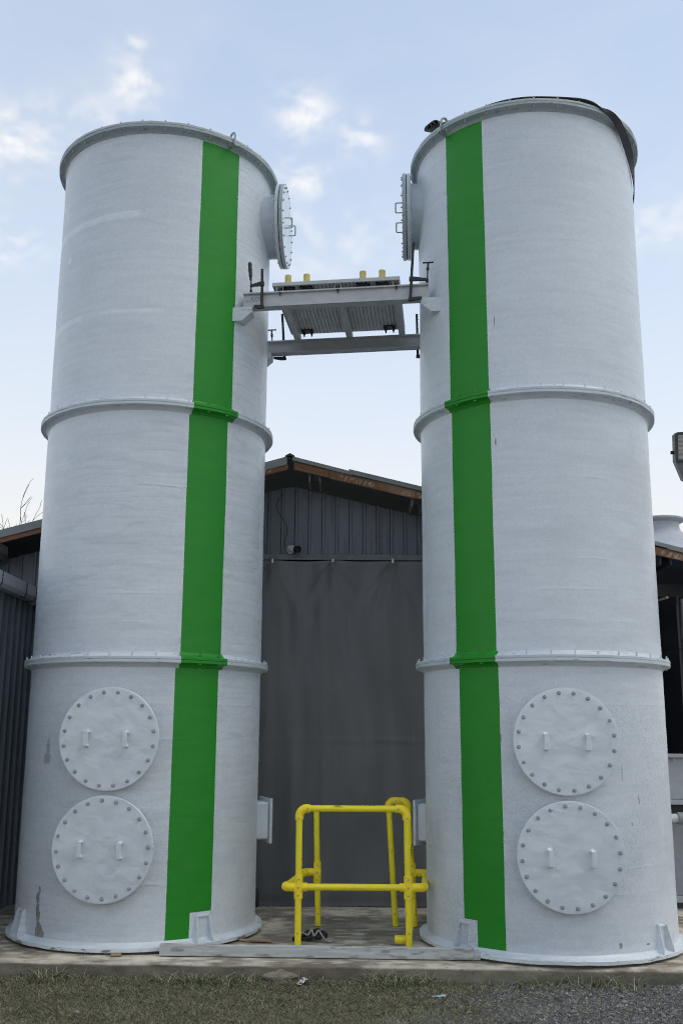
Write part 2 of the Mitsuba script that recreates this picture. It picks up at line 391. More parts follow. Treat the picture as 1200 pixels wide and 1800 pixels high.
# ------------------------------------------------------------------ mesh helpers
def frame(o, x, y, z):
    m = np.eye(4)
    m[:3, 0], m[:3, 1], m[:3, 2], m[:3, 3] = x, y, z, o
    return m


def moved(m, M):
    m = m.copy()
    m.apply_transform(np.asarray(M, float))
    return m


def cat(*ms):
    ms = [m for k in ms for m in (k if isinstance(k, (list, tuple)) else [k])]
    return trimesh.util.concatenate(ms)


def box(x0, x1, y0, y1, z0, z1, c=0.0):
    """a box with its edges chamfered by c"""
    lo, hi = np.array([x0, y0, z0], float), np.array([x1, y1, z1], float)
    if c <= 0:
        m = trimesh.creation.box(hi - lo)
        m.apply_translation((lo + hi) / 2)
        return m
    h, mid, pts = (hi - lo) / 2, (lo + hi) / 2, []
    for s in np.ndindex(2, 2, 2):
        s = np.array(s) * 2 - 1
        for k in range(3):
            q = h - c
            q[k] = h[k]
            pts.append(mid + s * q)
    return trimesh.convex.convex_hull(np.array(pts))


def extrude(poly, depth):
    return trimesh.creation.extrude_polygon(poly if not isinstance(poly, (list, tuple, np.ndarray)) else Polygon(poly), depth, engine='earcut')


def prism_xz(poly, y0, y1):
    """polygon in (x, z) run from y0 to y1"""
    m = extrude(poly, y1 - y0)
    v = m.vertices.copy()
    return trimesh.Trimesh(np.stack([v[:, 0], y0 + v[:, 2], v[:, 1]], 1), m.faces[:, ::-1], process=False)


def prism_yz(poly, x0, x1):
    m = extrude(poly, x1 - x0)
    v = m.vertices.copy()
    return trimesh.Trimesh(np.stack([x0 + v[:, 2], v[:, 0], v[:, 1]], 1), m.faces, process=False)


def grid_faces(nu, nv, closed_u=False, flip=False):
    i, j = np.meshgrid(np.arange(nu if closed_u else nu - 1), np.arange(nv - 1), indexing='ij')
    a = i * nv + j
    b = ((i + 1) % nu) * nv + j
    q = np.stack([a, b, b + 1, a + 1], -1).reshape(-1, 4)
    f = np.vstack([q[:, [0, 1, 2]], q[:, [0, 2, 3]]])
    return f[:, ::-1] if flip else f


def lathe(profile, n=96, a0=0.0, a1=None, wob=None):
    """profile of (r, z) from bottom to top, turned round z; a0..a1 in radians for a sector (with end walls left open)"""
    p = np.asarray(profile, float)
    full = a1 is None
    a = np.linspace(0, 2 * PI, n, endpoint=False) if full else np.linspace(a0, a1, n)
    r = np.broadcast_to(p[None, :, 0], (n, len(p))).copy()
    z = np.broadcast_to(p[None, :, 1], (n, len(p))).copy()
    if wob is not None:
        dr_, dz_ = wob(np.broadcast_to(a[:, None], r.shape), z, r)
        r, z = r + dr_, z + dz_
    v = np.stack([r * np.cos(a)[:, None], r * np.sin(a)[:, None], z], -1).reshape(-1, 3)
    return trimesh.Trimesh(v, grid_faces(n, len(p), full), process=False)


def tube(pts, r, sides=14, caps=True, closed=False):
    p = np.asarray(pts, float)
    k = len(p)
    rr = np.broadcast_to(r, (k,)) if np.ndim(r) else np.full(k, r)
    t = np.gradient(p, axis=0) if not closed else np.roll(p, -1, 0) - np.roll(p, 1, 0)
    t /= np.linalg.norm(t, axis=1, keepdims=True)
    a = np.zeros_like(p)
    ref = np.array([0, 0, 1.0]) if abs(t[0, 2]) < .9 else np.array([1.0, 0, 0])
    u = ref - t[0] * (ref @ t[0])
    for i in range(k):
        u = u - t[i] * (u @ t[i])
        u /= np.linalg.norm(u)
        a[i] = u
    b = np.cross(t, a)
    ang = np.arange(sides) * 2 * PI / sides
    v = p[:, None] + rr[:, None, None] * (np.cos(ang)[None, :, None] * a[:, None] + np.sin(ang)[None, :, None] * b[:, None])
    v = v.reshape(-1, 3)
    i, j = np.meshgrid(np.arange(k if closed else k - 1), np.arange(sides), indexing='ij')
    i2 = (i + 1) % k
    q = np.stack([i * sides + j, i * sides + (j + 1) % sides, i2 * sides + (j + 1) % sides, i2 * sides + j], -1).reshape(-1, 4)
    f = np.vstack([q[:, [0, 1, 2]], q[:, [0, 2, 3]]])
    if caps and not closed:
        n0 = len(v)
        v = np.vstack([v, p[:1], p[-1:]])
        j = np.arange(sides)
        f = np.vstack([f, np.stack([np.full(sides, n0), (j + 1) % sides, j], 1), np.stack([np.full(sides, n0 + 1), (k - 1) * sides + j, (k - 1) * sides + (j + 1) % sides], 1)])
    return trimesh.Trimesh(v, f, process=False)


def rod(a, b, r, sides=14):
    return tube([a, b], r, sides)


def arc3(c, e1, e2, r, a0, a1, n=9):
    a = np.linspace(a0, a1, n)[:, None]
    return np.asarray(c) + r * (np.cos(a) * np.asarray(e1) + np.sin(a) * np.asarray(e2))


def numbered(base):
    if base not in scene and base not in labels and not any(k.startswith(base + '__') for k in scene):
        return base
    k = 1
    while True:
        n = f'{base}_{k:03d}'
        if n not in scene and n not in labels and not any(q.startswith(n + '__') for q in scene):
            return n
        k += 1


_count = {}


def put(name, mesh, m, parent=None, smooth=False, kind=None, label=None, **k):
    """one entry of the scene: a part under its parent, or a thing that is one mesh"""
    base = (parent + '__' if parent else '') + name
    key = base if base not in _count else f'{base}_{_count[base]:03d}'
    _count[base] = _count.get(base, 0) + 1
    scene[key] = mesh if isinstance(mesh, dict) else mikit.ply(mesh, m, smooth=smooth, **k)
    if kind or label:
        labels[key] = {**({'label': label} if label else {}), **({'kind': kind} if kind else {})}
    return key


def copy_of(ply, M):
    return {**ply, 'to_world': T4(np.asarray(M, float).tolist())}


def thing(name, label, category, group=None):
    key = numbered(name)
    labels[key] = {'label': label, 'category': category}
    if group:
        labels[key]['group'] = group
    return key


def name_it(key, label, category, group=None):
    labels[key] = {'label': label, 'category': category}
    if group:
        labels[key]['group'] = group


def structure(name, mesh, m, smooth=False, kind='structure'):
    k = put(name, mesh, m, None, smooth)
    labels[k] = {'kind': kind}
    return k


def npnoise(a, b, c=0.0, s=0, octaves=3):
    a, b = np.broadcast_arrays(np.asarray(a, float), np.asarray(b, float))
    return meshkit.fbm(np.stack([a, b, np.full_like(a, c)], -1), octaves, s) - 0.5


# ------------------------------------------------------------------ ground and slab
def ground_height(x, y):
    near = np.exp(-((y - 7.2) / 3.0) ** 2)
    h = npnoise(x * 1.6, y * 1.9, 1, 3, 4) * .05 + npnoise(x * 9, y * 9, 4, 5, 3) * .022
    return GZ - 0.008 + h * near


gx = np.unique(np.round(np.concatenate([-np.geomspace(900, 7, 18), np.linspace(-6.5, 6.5, 330), np.geomspace(7, 900, 18)]), 3))
gy = np.unique(np.round(np.concatenate([-np.geomspace(900, 3, 16), np.linspace(-2, 5.6, 20), np.linspace(5.7, 8.2, 110), np.geomspace(9, 1500, 20)]), 3))
GX, GY = np.meshgrid(gx, gy, indexing='ij')
structure('ground', trimesh.Trimesh(np.stack([GX, GY, ground_height(GX, GY)], -1).reshape(-1, 3), grid_faces(len(gx), len(gy)), process=False), 'mat_ground', True)


def slab_front(x):
    return 7.79 - 0.0357 * x + 0.0


sx = np.concatenate([[-9], np.linspace(-5, 5, 620), [9.0]])
sv = np.concatenate([[-1.0, -.7, -.35, -.1, 0.0], np.array([.004, .014, .03, .06, .12, .25, .5, .9, 1.4, 1.9, 2.35]), [2.65, 2.95, 3.6, 8.0]])    # below the edge, then metres behind it
verts = []
for x in sx:
    for k, s in enumerate(sv):
        jag = npnoise(x * 2.3, .5 + x * .31, 2, 8, 3) * .05 + npnoise(x * 11, .5 + x * 3.7, 2, 9, 2) * .018
        y0 = slab_front(x) + float(jag) * .6
        if s < 0:
            z, y = -0.012 + s * .17, y0 + float(npnoise(x * 6 + s, s * 4 + x * 1.7, 1, 4, 2)) * .035 - .004
        else:
            y = y0 + s
            z = -0.012 * max(0, 1 - s / .03) ** 2 + float(npnoise(x * 2.2, y * 2.2, 3, 6, 3)) * .006 * min(1, s * 3)
            z -= 0.0615 * min(1, max(0, (s - 2.40) / .55))
            z -= 0.006
        verts.append((x, y, z))
structure('pavement', trimesh.Trimesh(np.array(verts), grid_faces(len(sx), len(sv)), process=False), 'mat_slab', True)


# grass of the yard: short and trodden on the left, tufts along the slab
def blades(n, xy, hgt, wid, seed, lean=1.0, cols=((0.195, .188, .122), (0.098, .100, .058), (0.295, .275, .19))):
    r = np.random.default_rng(seed)
    x, y = xy(r, n)
    z = ground_height(x, y) - 0.004
    h = hgt * r.uniform(.4, 1.25, n)
    w = wid * r.uniform(.6, 1.3, n)
    a = r.uniform(0, 2 * PI, n)
    l = h * r.uniform(.3, 1.6, n) * lean
    la = r.uniform(0, 2 * PI, n)
    b = np.stack([x, y, z], 1)
    side = np.stack([np.cos(a), np.sin(a), 0 * a], 1) * w[:, None] / 2
    dirn = np.stack([np.cos(la), np.sin(la), 0 * a], 1) * l[:, None]
    up = np.stack([0 * h, 0 * h, h], 1)
    mid = b + up * .62 + dirn * .35
    tip = b + up * .95 + dirn
    v = np.stack([b - side, b + side, mid + side * .8, mid - side * .8, tip], 1).reshape(-1, 3)
    o = np.arange(n)[:, None] * 5
    f = np.vstack([o + [0, 1, 2], o + [0, 2, 3], o + [3, 2, 4]])
    cols = np.array(cols)
    c = cols[r.choice(len(cols), n, p=[.5, .25, .25])] * r.uniform(.5, 1.5, (n, 1)) * r.uniform(.93, 1.07, (n, 3))
    return v, f, np.repeat(c, 5, 0)


def merge(parts):
    vs, fs, cs, o = [], [], [], 0
    for v, f, c in parts:
        vs.append(v), fs.append(f + o), cs.append(c)
        o += len(v)
    return trimesh.Trimesh(np.vstack(vs), np.vstack(fs), process=False), np.vstack(cs)


def gravel_share(x, y):
    q = x - 0.75 + (npnoise(x * 1.5, y * 2.2, 3, 21, 4)) * 2.2 + (7.5 - y) * .35
    return np.clip((q + .25) / .7, 0, 1)


def yard_xy(r, n):
    x, y = r.uniform(-3.4, 2.4, n * 3), r.uniform(6.2, 7.95, n * 3)
    ok = (y < slab_front(x) - .02) & (r.uniform(0, 1, n * 3) > gravel_share(x, y) * .93) & (r.uniform(0, 1, n * 3) < .35 + 1.3 * (npnoise(x * 3, y * 3, 2, 31, 3) + .35))
    return x[ok][:n], y[ok][:n]


def edge_xy(r, n):
    x = r.uniform(-3.4, 2.3, n * 4)
    ok = r.uniform(0, 1, n * 4) < np.clip(.28 + 3.4 * npnoise(x * 2.1, .3, 5, 41, 4), .04, 1) * np.where(x > 1.3, .35, 1)
    x = x[ok][:n]
    return x, slab_front(x) - .015 - np.abs(r.normal(0, .11, len(x)))


def count_fix(fn):
    def g(r, n):
        x, y = fn(r, n)
        k = int(math.ceil(n / len(x)))
        return np.tile(x, k)[:n] + r.normal(0, .01, n), np.tile(y, k)[:n] - np.abs(r.normal(0, .004, n))
    return g


gm, gc = merge([blades(120000, count_fix(yard_xy), .026, .0042, 3, 1.5), blades(6500, count_fix(edge_xy), .028, .005, 4, 1.8, ((0.19, .18, .112), (0.100, .110, .058), (0.33, .31, .22))), blades(900, count_fix(edge_xy), .085, .004, 6, 1.3, ((0.36, .34, .25), (0.16, .17, .10), (0.42, .39, .30))),
                blades(1000, count_fix(edge_xy), .045, .014, 5, .8, ((0.08, .12, .05), (0.055, .09, .038), (0.15, .17, .09)))])
k = put('grass', gm, 'mat_grass', None, False, 'stuff', color=gc)
labels[k] = {'label': 'short dull trodden grass and weeds in front of the concrete slab', 'category': 'grass', 'kind': 'stuff'}


def chips(n, xy, size, seed, cols, probs):
    r = np.random.default_rng(seed)
    x, y = xy(r, n)
    s = size * r.lognormal(0, .38, n)
    base = np.array([[1, 0, 0], [-1, 0, 0], [0, 1, 0], [0, -1, 0], [0, 0, 1], [0, 0, -1.0]])
    faces = np.array([[0, 2, 4], [2, 1, 4], [1, 3, 4], [3, 0, 4], [2, 0, 5], [1, 2, 5], [3, 1, 5], [0, 3, 5]])
    v = base[None] * r.uniform(.55, 1.25, (n, 6, 1)) + r.normal(0, .18, (n, 6, 3))
    v = v * np.stack([r.uniform(.8, 1.5, n), r.uniform(.7, 1.1, n), r.uniform(.45, .85, n)], 1)[:, None]
    a = r.uniform(0, 2 * PI, n)
    c_, s_ = np.cos(a)[:, None], np.sin(a)[:, None]
    v = np.stack([v[..., 0] * c_ - v[..., 1] * s_, v[..., 0] * s_ + v[..., 1] * c_, v[..., 2]], -1) * s[:, None, None]
    v += np.stack([x, y, ground_height(x, y) + s * .25], 1)[:, None]
    f = faces[None] + (np.arange(n) * 6)[:, None, None]
    cols = np.array(cols)
    c = cols[r.choice(len(cols), n, p=probs)] * r.uniform(.65, 1.3, (n, 1))
    return v.reshape(-1, 3), f.reshape(-1, 3), np.repeat(c, 6, 0)


def gravel_xy(r, n):
    x, y = r.uniform(-3.4, 2.6, n * 3), r.uniform(6.2, 7.85, n * 3)
    ok = (y < slab_front(x) - .015) & (r.uniform(0, 1, n * 3) < .025 + gravel_share(x, y))
    return x[ok][:n], y[ok][:n]


GREYS = ((0.178, .176, .170), (0.104, .103, .100), (0.32, .315, .30), (0.205, .195, .16))
gm, gc = merge([chips(46000, count_fix(gravel_xy), .0062, 13, GREYS, [.46, .34, .10, .10]), chips(260, count_fix(yard_xy), .011, 14, ((0.30, .29, .27), (0.16, .15, .14)), [.5, .5])])
k = put('gravel', gm, 'mat_stones', None, False, 'stuff', color=gc)
labels[k] = {'label': 'dark grey fine gravel spread over the yard on the right', 'category': 'gravel', 'kind': 'stuff'}


# ------------------------------------------------------------------ the two towers
def shell_wobble(seed):
    def w(a, z, r):
        x = np.stack([np.cos(a) * 1.6, np.sin(a) * 1.6, z * 1.1], -1)
        d = (meshkit.fbm(x, 3, seed) - .5) * .010
        x2 = np.stack([np.cos(a) * 5, np.sin(a) * 5, z * 7], -1)
        return d + (meshkit.fbm(x2, 2, seed + 3) - .5) * .0035, 0 * z
    return w


def rim_wobble(seed, amp=.004):
    def w(a, z, r):
        x = np.stack([np.cos(a) * 7, np.sin(a) * 7, z * 0 + seed], -1)
        k = (meshkit.fbm(x, 4, seed) - .5)
        return np.where(r > 1.02, k * amp * 2, 0), np.where(r > 1.02, (meshkit.fbm(x + 5, 3, seed + 1) - .5) * amp * 1.6, 0)
    return w


bolt_mesh = cat(lathe([(0, 0), (.0165, 0), (.0165, .003), (.0155, .004), (0, .004)], 12), moved(trimesh.creation.cylinder(.0115, .011, sections=6), frame((0, 0, .0095), (1, 0, 0), (0, 1, 0), (0, 0, 1))),
                lathe([(0, .015), (.0062, .015), (.0062, .021), (.005, .023), (0, .023)], 10))
BOLT = mikit.ply(bolt_mesh, 'mat_bolt', smooth=30)
BOLT_P = mikit.ply(moved(bolt_mesh, np.diag([.75, .75, .7, 1])), 'mat_bolt_painted', smooth=30)
BOLT_S = mikit.ply(moved(bolt_mesh, np.diag([.75, .75, .7, 1])), 'mat_bolt', smooth=30)
hp = [np.array([0, -.055, .0]), np.array([0, -.055, .034])]
hh = .058


def strap_handle():
    """a flat bar bent into a staple: legs out along z, bar along y"""
    out = [box(-.0175, .0175, -hh, -hh + .011, -.01, .052, .002), box(-.0175, .0175, hh - .011, hh, -.01, .052, .002), box(-.0180, .0180, -hh - .001, hh + .001, .049, .060, .003)]
    for s in (-1, 1):
        out.append(trimesh.convex.convex_hull(np.array([[x, s * y, z] for x in (-.011, .011) for y, z in ((hh - .022, 0), (hh + .012, 0), (hh - .012, .012), (hh + .002, .012))])))
    return cat(out)


HANDLE = mikit.ply(strap_handle(), 'mat_cover', smooth=30)
rh = .105


def round_handle():
    p = np.vstack([[(0, -rh, -.01), (0, -rh, .05)], arc3((0, -rh + .02, .055), (0, -1, 0), (0, 0, 1), .02, 0.1, PI / 2, 5), arc3((0, rh - .02, .055), (0, 0, 1), (0, 1, 0), .02, 0, PI / 2 - .1, 5), [(0, rh, .05), (0, rh, -.01)]])
    return tube(p, .0085, 10)


RHANDLE = mikit.ply(round_handle(), 'mat_shackle', smooth=40)


def cover_disc(r, thick, seed, amp=.004):
    """a hand-laminated blind flange: lumpy face along +z from z = 0 (back) to thick"""
    rad = np.concatenate([np.linspace(.02, r - .02, 22), [r - .008, r - .0025, r, r, r - .002]])
    zz = np.concatenate([np.full(22, thick), [thick, thick - .0008, thick - .0035, .003, 0.0]])
    n = 110
    a = np.linspace(0, 2 * PI, n, endpoint=False)
    A, R_ = np.meshgrid(a, rad, indexing='ij')
    Z = np.broadcast_to(zz, A.shape).copy()
    x, y = R_ * np.cos(A), R_ * np.sin(A)
    lump = npnoise(x * 9, y * 9, 1, seed, 3) * amp * 2 + npnoise(x * 26, y * 26, 1, seed + 5, 2) * amp * .5
    Z = Z + np.where(zz > .8 * thick, lump * np.clip((r - R_) / .05, 0, 1), 0)
    Z = Z + np.where(np.arange(len(rad)) > 20, npnoise(np.cos(A) * 4, np.sin(A) * 4, 2, seed, 3) * .004, 0)
    v = np.stack([x, y, Z], -1).reshape(-1, 3)
    f = grid_faces(n, len(rad), True, True)[:, ::-1]
    f = grid_faces(n, len(rad), True)
    c0, c1 = len(v), len(v) + 1
    v = np.vstack([v, [[0, 0, thick + lump[:, 0].mean()]], [[0, 0, 0]]])
    j = np.arange(n)
    m = len(rad)
    f = np.vstack([f[:, ::-1], np.stack([np.full(n, c0), j * m, ((j + 1) % n) * m], 1), np.stack([np.full(n, c1), ((j + 1) % n) * m + m - 1, j * m + m - 1], 1)])
    mesh = trimesh.Trimesh(v, f, process=False)
    if mesh.volume < 0:
        mesh.invert()
    return mesh


def out_frame(c, deg, rad, z):
    """local x = tangent to the right as seen from outside, y = up, z = outward, at the given place on a tower"""
    a = math.radians(deg)
    n = np.array([math.cos(a), math.sin(a), 0])
    return frame(np.array([c[0], c[1], z]) + n * rad, np.array([-math.sin(a), math.cos(a), 0]), (0, 0, 1), n)


def flange_profile(z, t=.026, r=RFL):
    """two rings bolted face to face, a fillet above and below"""
    return [(1.0, z - .062), (1.012, z - .044), (1.026, z - .034), (1.040, z - t - .002), (r - .004, z - t), (r, z - t + .004), (r, z - .0045), (r - .004, z - .002), (r - .006, z), (r - .004, z + .002), (r, z + .0045), (r, z + t - .004), (r - .004, z + t),
            (1.040, z + t + .002), (1.026, z + .034), (1.012, z + .044), (1.0, z + .062)]


def sheet(profile, a0, a1, n, lift, wob):
    """the painted skin over a profile: the same surface, lifted, with its edges turned down"""
    p = np.asarray(profile, float)
    m = lathe(p, n, a0, a1, wob)
    nv = len(p)
    # a hand-masked edge: it wanders a little
    e = [npnoise(p[:, 1] * 2.7, k * 3.3 + a0, 1, 61 + k, 4) * .0075 for k in (0, 1)]
    t = np.linspace(0, 1, n)[:, None]
    w = (1 - t) * e[0] + t * e[1]
    q = m.vertices.reshape(n, nv, 3)
    q = np.stack([q[..., 0] * np.cos(w) - q[..., 1] * np.sin(w), q[..., 0] * np.sin(w) + q[..., 1] * np.cos(w), q[..., 2]], -1)
    m = trimesh.Trimesh(q.reshape(-1, 3), m.faces, process=False)
    v = q.copy()
    tmp = trimesh.Trimesh(m.vertices, m.faces, process=False)
    nn = meshkit.arrays(tmp, True)[2].reshape(n, nv, 3)
    if (nn[..., :2] * v[..., :2]).sum() < 0:
        nn = -nn
    top = v + nn * lift
    back = v - nn * .004
    ring = lambda q: np.concatenate([q[:, 0], q[-1, 1:], q[::-1, -1][1:], q[0, ::-1][1:-1]])
    V = top.reshape(-1, 3)
    F = m.faces
    r0, r1 = ring(top), ring(back)
    k = len(r0)
    o = len(V)
    V = np.vstack([V, r0, r1])
    i = np.arange(k)
    j = (i + 1) % k
    q = np.vstack([np.stack([o + i, o + j, o + k + j], 1), np.stack([o + i, o + k + j, o + k + i], 1)])
    return trimesh.Trimesh(V, np.vstack([F, q[:, ::-1]]), process=False)


STRIPE = {'L': ((-67.0, -44.7), (-65.0, -43.6), (-63.6, -41.3)), 'R': ((-140.4, -119.7), (-142.1, -120.3), (-142.7, -120.6))}
COVERS = {'L': ((-94.6, 1.578, .397), (-94.9, .752, .396)), 'R': ((-91.9, 1.578, .394), (-91.8, .755, .394))}
GUSSETS = {'L': (-143.0, -49.6, 40, 130), 'R': (-139.4, -46.6, 45, 135)}
TOPMAN = {'L': -3.8, 'R': 175.5}
NOZZLE = {'L': 20.0, 'R': 147.0}


def gusset(t):
    """one bracket: two tapering plates and the web that joins them at the top (local: x tangent, y up from the base plate, z outward from the shell)"""
    out = []
    for s in (-1, 1):
        poly = [(-.06, 0), (.060, 0), (.060, .035), (.024, .185), (.012, .200), (-.03, .202)]
        m = extrude(poly, .011)
        v = m.vertices
        out.append(trimesh.Trimesh(np.stack([s * .074 + (v[:, 2] - .0055) + (v[:, 1] * -.10 * s), v[:, 1], v[:, 0]], 1), m.faces[:, ::-1], process=False))
    out.append(box(-.060, .060, .170, .190, -.03, .014, .004))
    m = cat(out)
    return m


for T in 'LR':
    c = TOWERS[T]
    seed = 100 if T == 'L' else 200
    wob = shell_wobble(seed)
    key = thing('scrubber_tower',
                'white painted tower with green stripe, left of the two, brown paint chips near its base' if T == 'L' else 'white painted tower with green stripe, right of the two, black sling draped over its top',
                'tower', 'pair of tall white cylindrical towers')
    M0 = frame((c[0], c[1], 0), (1, 0, 0), (0, 1, 0), (0, 0, 1))
    # shell rings
    for z0, z1 in ((0.016, Z1 - .03), (Z1 + .03, Z2 - .03), (Z2 + .03, Z3 - .03)):
        z0b, z1b = z0 - (.03 if z0 > .1 else 0), z1 + .03
        zs = np.linspace(z0b, z1b, int((z1b - z0b) / .045))
        put('shell', moved(lathe([(RAD, z) for z in zs], 200, wob=wob), M0), 'mat_tower', key, True)
    # base plate, flanges, lid
    bp = [(1.0, .074), (1.010, .060), (1.024, .052), (RBASE - .006, .047), (RBASE, .041), (RBASE, .018), (RBASE - .004, .014), (.93, .014)][::-1]
    put('base_plate', moved(lathe(bp, 240, wob=rim_wobble(seed + 1, .006)), M0), 'mat_base_rim', key, 40)
    put('contact_shadow_ring', moved(lathe([(.95, -.004), (1.030, -.004), (1.026, .0138), (.95, .0138)], 120, wob=rim_wobble(seed + 4, .006)), M0), 'mat_gasket_and_shadow', key, 40)  # dark ring added as the contact shadow under the base plate
    for z in (Z1, Z2):
        fk = put('flange', moved(lathe(flange_profile(z), 240, wob=rim_wobble(seed + int(z * 10), .0045)), M0), 'mat_rim', key, 40)
        bolts = []
        nb = 36
        for k in range(nb):
            a = 360 / nb * (k + .35)
            tilt = rng.normal(0, .04, 2)
            for s in (1, -1):
                R_ = frame(np.array([c[0] + 1.050 * math.cos(math.radians(a)), c[1] + 1.050 * math.sin(math.radians(a)), z + s * .026]), (math.cos(math.radians(a)), math.sin(math.radians(a)), tilt[0]), (-math.sin(math.radians(a)) * s, math.cos(math.radians(a)) * s, 0), (tilt[0], tilt[1], s))
                stem_ = cat(trimesh.creation.cylinder(.0095, .012, sections=6), moved(trimesh.creation.cylinder(.0062, .018 + .016 * rng.random() * (s > 0), sections=8), frame((0, 0, .016), (1, 0, 0), (0, 1, 0), (0, 0, 1)))) if s > 0 else trimesh.creation.cylinder(.011, .012, sections=6)
                bolts.append(moved(stem_, R_))
        put('flange_bolts', cat(bolts), 'mat_bolt_painted', key, 30, 'stuff')
    tf = [(1.0, Z3 - .058), (1.012, Z3 - .04), (1.028, Z3 - .03), (RFL - .004, Z3 - .024), (RFL, Z3 - .02), (RFL, Z3 + .002), (RFL - .004, Z3 + .004), (RFL - .02, Z3 + .004)]
    put('top_flange', moved(lathe(tf, 240, wob=rim_wobble(seed + 70, .004)), M0), 'mat_top_rim', key, 40)
    ld = [(RFL - .02, Z3 + .0045), (RFL - .002, Z3 + .0045), (RFL + .002, Z3 + .008), (RFL + .002, Z3 + .026), (RFL - .003, Z3 + .030), (1.01, Z3 + .034), (.985, Z3 + .050)] + [(.985 * math.cos(t), Z3 + .05 + .13 * math.sin(t)) for t in np.linspace(.1, PI / 2, 12)]
    put('lid', moved(lathe(ld, 240, wob=rim_wobble(seed + 80, .005)), M0), 'mat_lid', key, 40)
    bolts = []
    for k in range(32):
        a = math.radians(360 / 32 * (k + .6))
        for s in (1, -1):
            R_ = frame(np.array([c[0] + 1.046 * math.cos(a), c[1] + 1.046 * math.sin(a), Z3 + (.032 if s > 0 else -.027)]), (math.cos(a), math.sin(a), 0), (-math.sin(a) * s, math.cos(a) * s, 0), (0, 0, s))
            bolts.append(moved(cat(trimesh.creation.cylinder(.011, .014, sections=6), moved(trimesh.creation.cylinder(.006, .03, sections=8), frame((0, 0, .006), (1, 0, 0), (0, 1, 0), (0, 0, 1)))), R_))
    put('lid_bolts', cat(bolts), 'mat_top_rim', key, 30, 'stuff')
    # green stripe, ring by ring and over the flanges
    for k, (z0, z1) in enumerate(((.076, Z1 - .064), (Z1 + .064, Z2 - .064), (Z2 + .064, Z3 - .060))):
        a0, a1 = (math.radians(x) for x in STRIPE[T][k])
        zs = np.linspace(z0, z1, int((z1 - z0) / .045))
        if k == 0:
            g0 = math.radians(GUSSETS[T][1] if T == 'L' else GUSSETS[T][0])
            # cut round the gusset: the stripe is built as a wide upper and a narrow lower piece
            zc = .262
            put('stripe', moved(sheet([(RAD, z) for z in np.linspace(zc, z1, 42)], a0, a1, 20, .0018, wob), M0), 'mat_green', key, 40)
            w = .108
            lo = (a0, g0 - w) if T == 'L' else (g0 + w, a1)
            put('stripe', moved(sheet([(RAD, z) for z in np.linspace(z0, zc, 8)], lo[0], lo[1], 14, .0018, wob), M0), 'mat_green', key, 40)
        else:
            put('stripe', moved(sheet([(RAD, z) for z in zs], a0, a1, 20, .0018, wob), M0), 'mat_green', key, 40)
    for k, z in ((0, Z1), (1, Z2)):
        a0, a1 = math.radians(STRIPE[T][k + 1][0] - .5), math.radians(STRIPE[T][k + 1][1] + .8)
        put('stripe', moved(sheet(flange_profile(z), a0, a1, 24, .0022, rim_wobble(seed + int(z * 10), .0045)), M0), 'mat_green', key, 40)
        gb = []
        for j in range(36):
            a = 360 / 36 * (j + .35)
            a = a - 360 if a > 180 else a
            if math.degrees(a0) + 1.2 < a < math.degrees(a1) - 1.2:
                R_ = frame(np.array([c[0] + 1.050 * math.cos(math.radians(a)), c[1] + 1.050 * math.sin(math.radians(a)), z + .034]), (1, 0, 0), (0, 1, 0), (0, 0, 1))
                gb.append(moved(cat(trimesh.creation.cylinder(.0125, .016, sections=6), moved(trimesh.creation.cylinder(.0082, .050, sections=8), frame((0, 0, .012), (1, 0, 0), (0, 1, 0), (0, 0, 1)))), R_))
        if gb:
            put('stripe_bolts', cat(gb), 'mat_green', key, 30, 'stuff')
    # access covers on the lowest ring
    for k, (deg, zc, r) in enumerate(COVERS[T]):
        F = out_frame(c, deg, 1.040, zc)
        cov = put('access_cover', moved(cover_disc(r, .026, seed + 9 * k, .0038), F), 'mat_cover', key, 22)
        put('cover_neck', moved(lathe([(r - .070, -.16), (r - .070, -.020), (r - .062, -.014), (r - .012, -.012), (r - .010, -.0005)], 80), F), 'mat_cover', key, 40)
        ph = (9, 3, 7, 5)[k + 2 * (T == 'R')]
        for j in range(20):
            a = math.radians(18 * j + ph)
            L = frame((r * .905 * math.cos(a), r * .905 * math.sin(a), .0235), (math.cos(a + j), math.sin(a + j), rng.normal(0, .05)), (-math.sin(a + j), math.cos(a + j), rng.normal(0, .05)), (0, 0, 1))
            put('bolt', copy_of(BOLT, F @ L), None, cov)
        for s in (-1, 1):
            tl = rng.normal(0, .04)
            L = frame((s * .155 + (-.012 if T == 'L' else .0), -.005 + rng.normal(0, .004), .024), (math.cos(tl), math.sin(tl), 0), (-math.sin(tl), math.cos(tl), 0), (0, 0, 1))
            put('handle', copy_of(HANDLE, F @ L), None, cov)
    # manway near the top, facing the other tower
    F = out_frame(c, TOPMAN[T], 1.128 if T == 'L' else 1.102, 6.475)
    put('manway_neck', moved(lathe([(.314, -.26), (.308, -.10), (.307, -.040), (.314, -.032), (.392, -.030), (.404, -.026), (.404, .002), (.400, .004), (.27, .004)], 96), F), 'mat_cover_dark', key, 40)
    put('gasket', moved(lathe([(.35, .0042), (.396, .0042), (.396, .0128), (.35, .0128)], 80), F), 'mat_gasket_and_shadow', key, 40)
    F2 = F @ frame((0, 0, .013), (1, 0, 0), (0, 1, 0), (0, 0, 1))
    cov = put('manway_cover', moved(cover_disc(.398, .034, seed + 33, .0025), F2), 'mat_cover', key, 25)
    put('rim', moved(lathe([(.3985, .002), (.4035, .002), (.4040, .030), (.4025, .0335), (.3985, .034)], 96), F2), 'mat_top_rim', cov, 30)
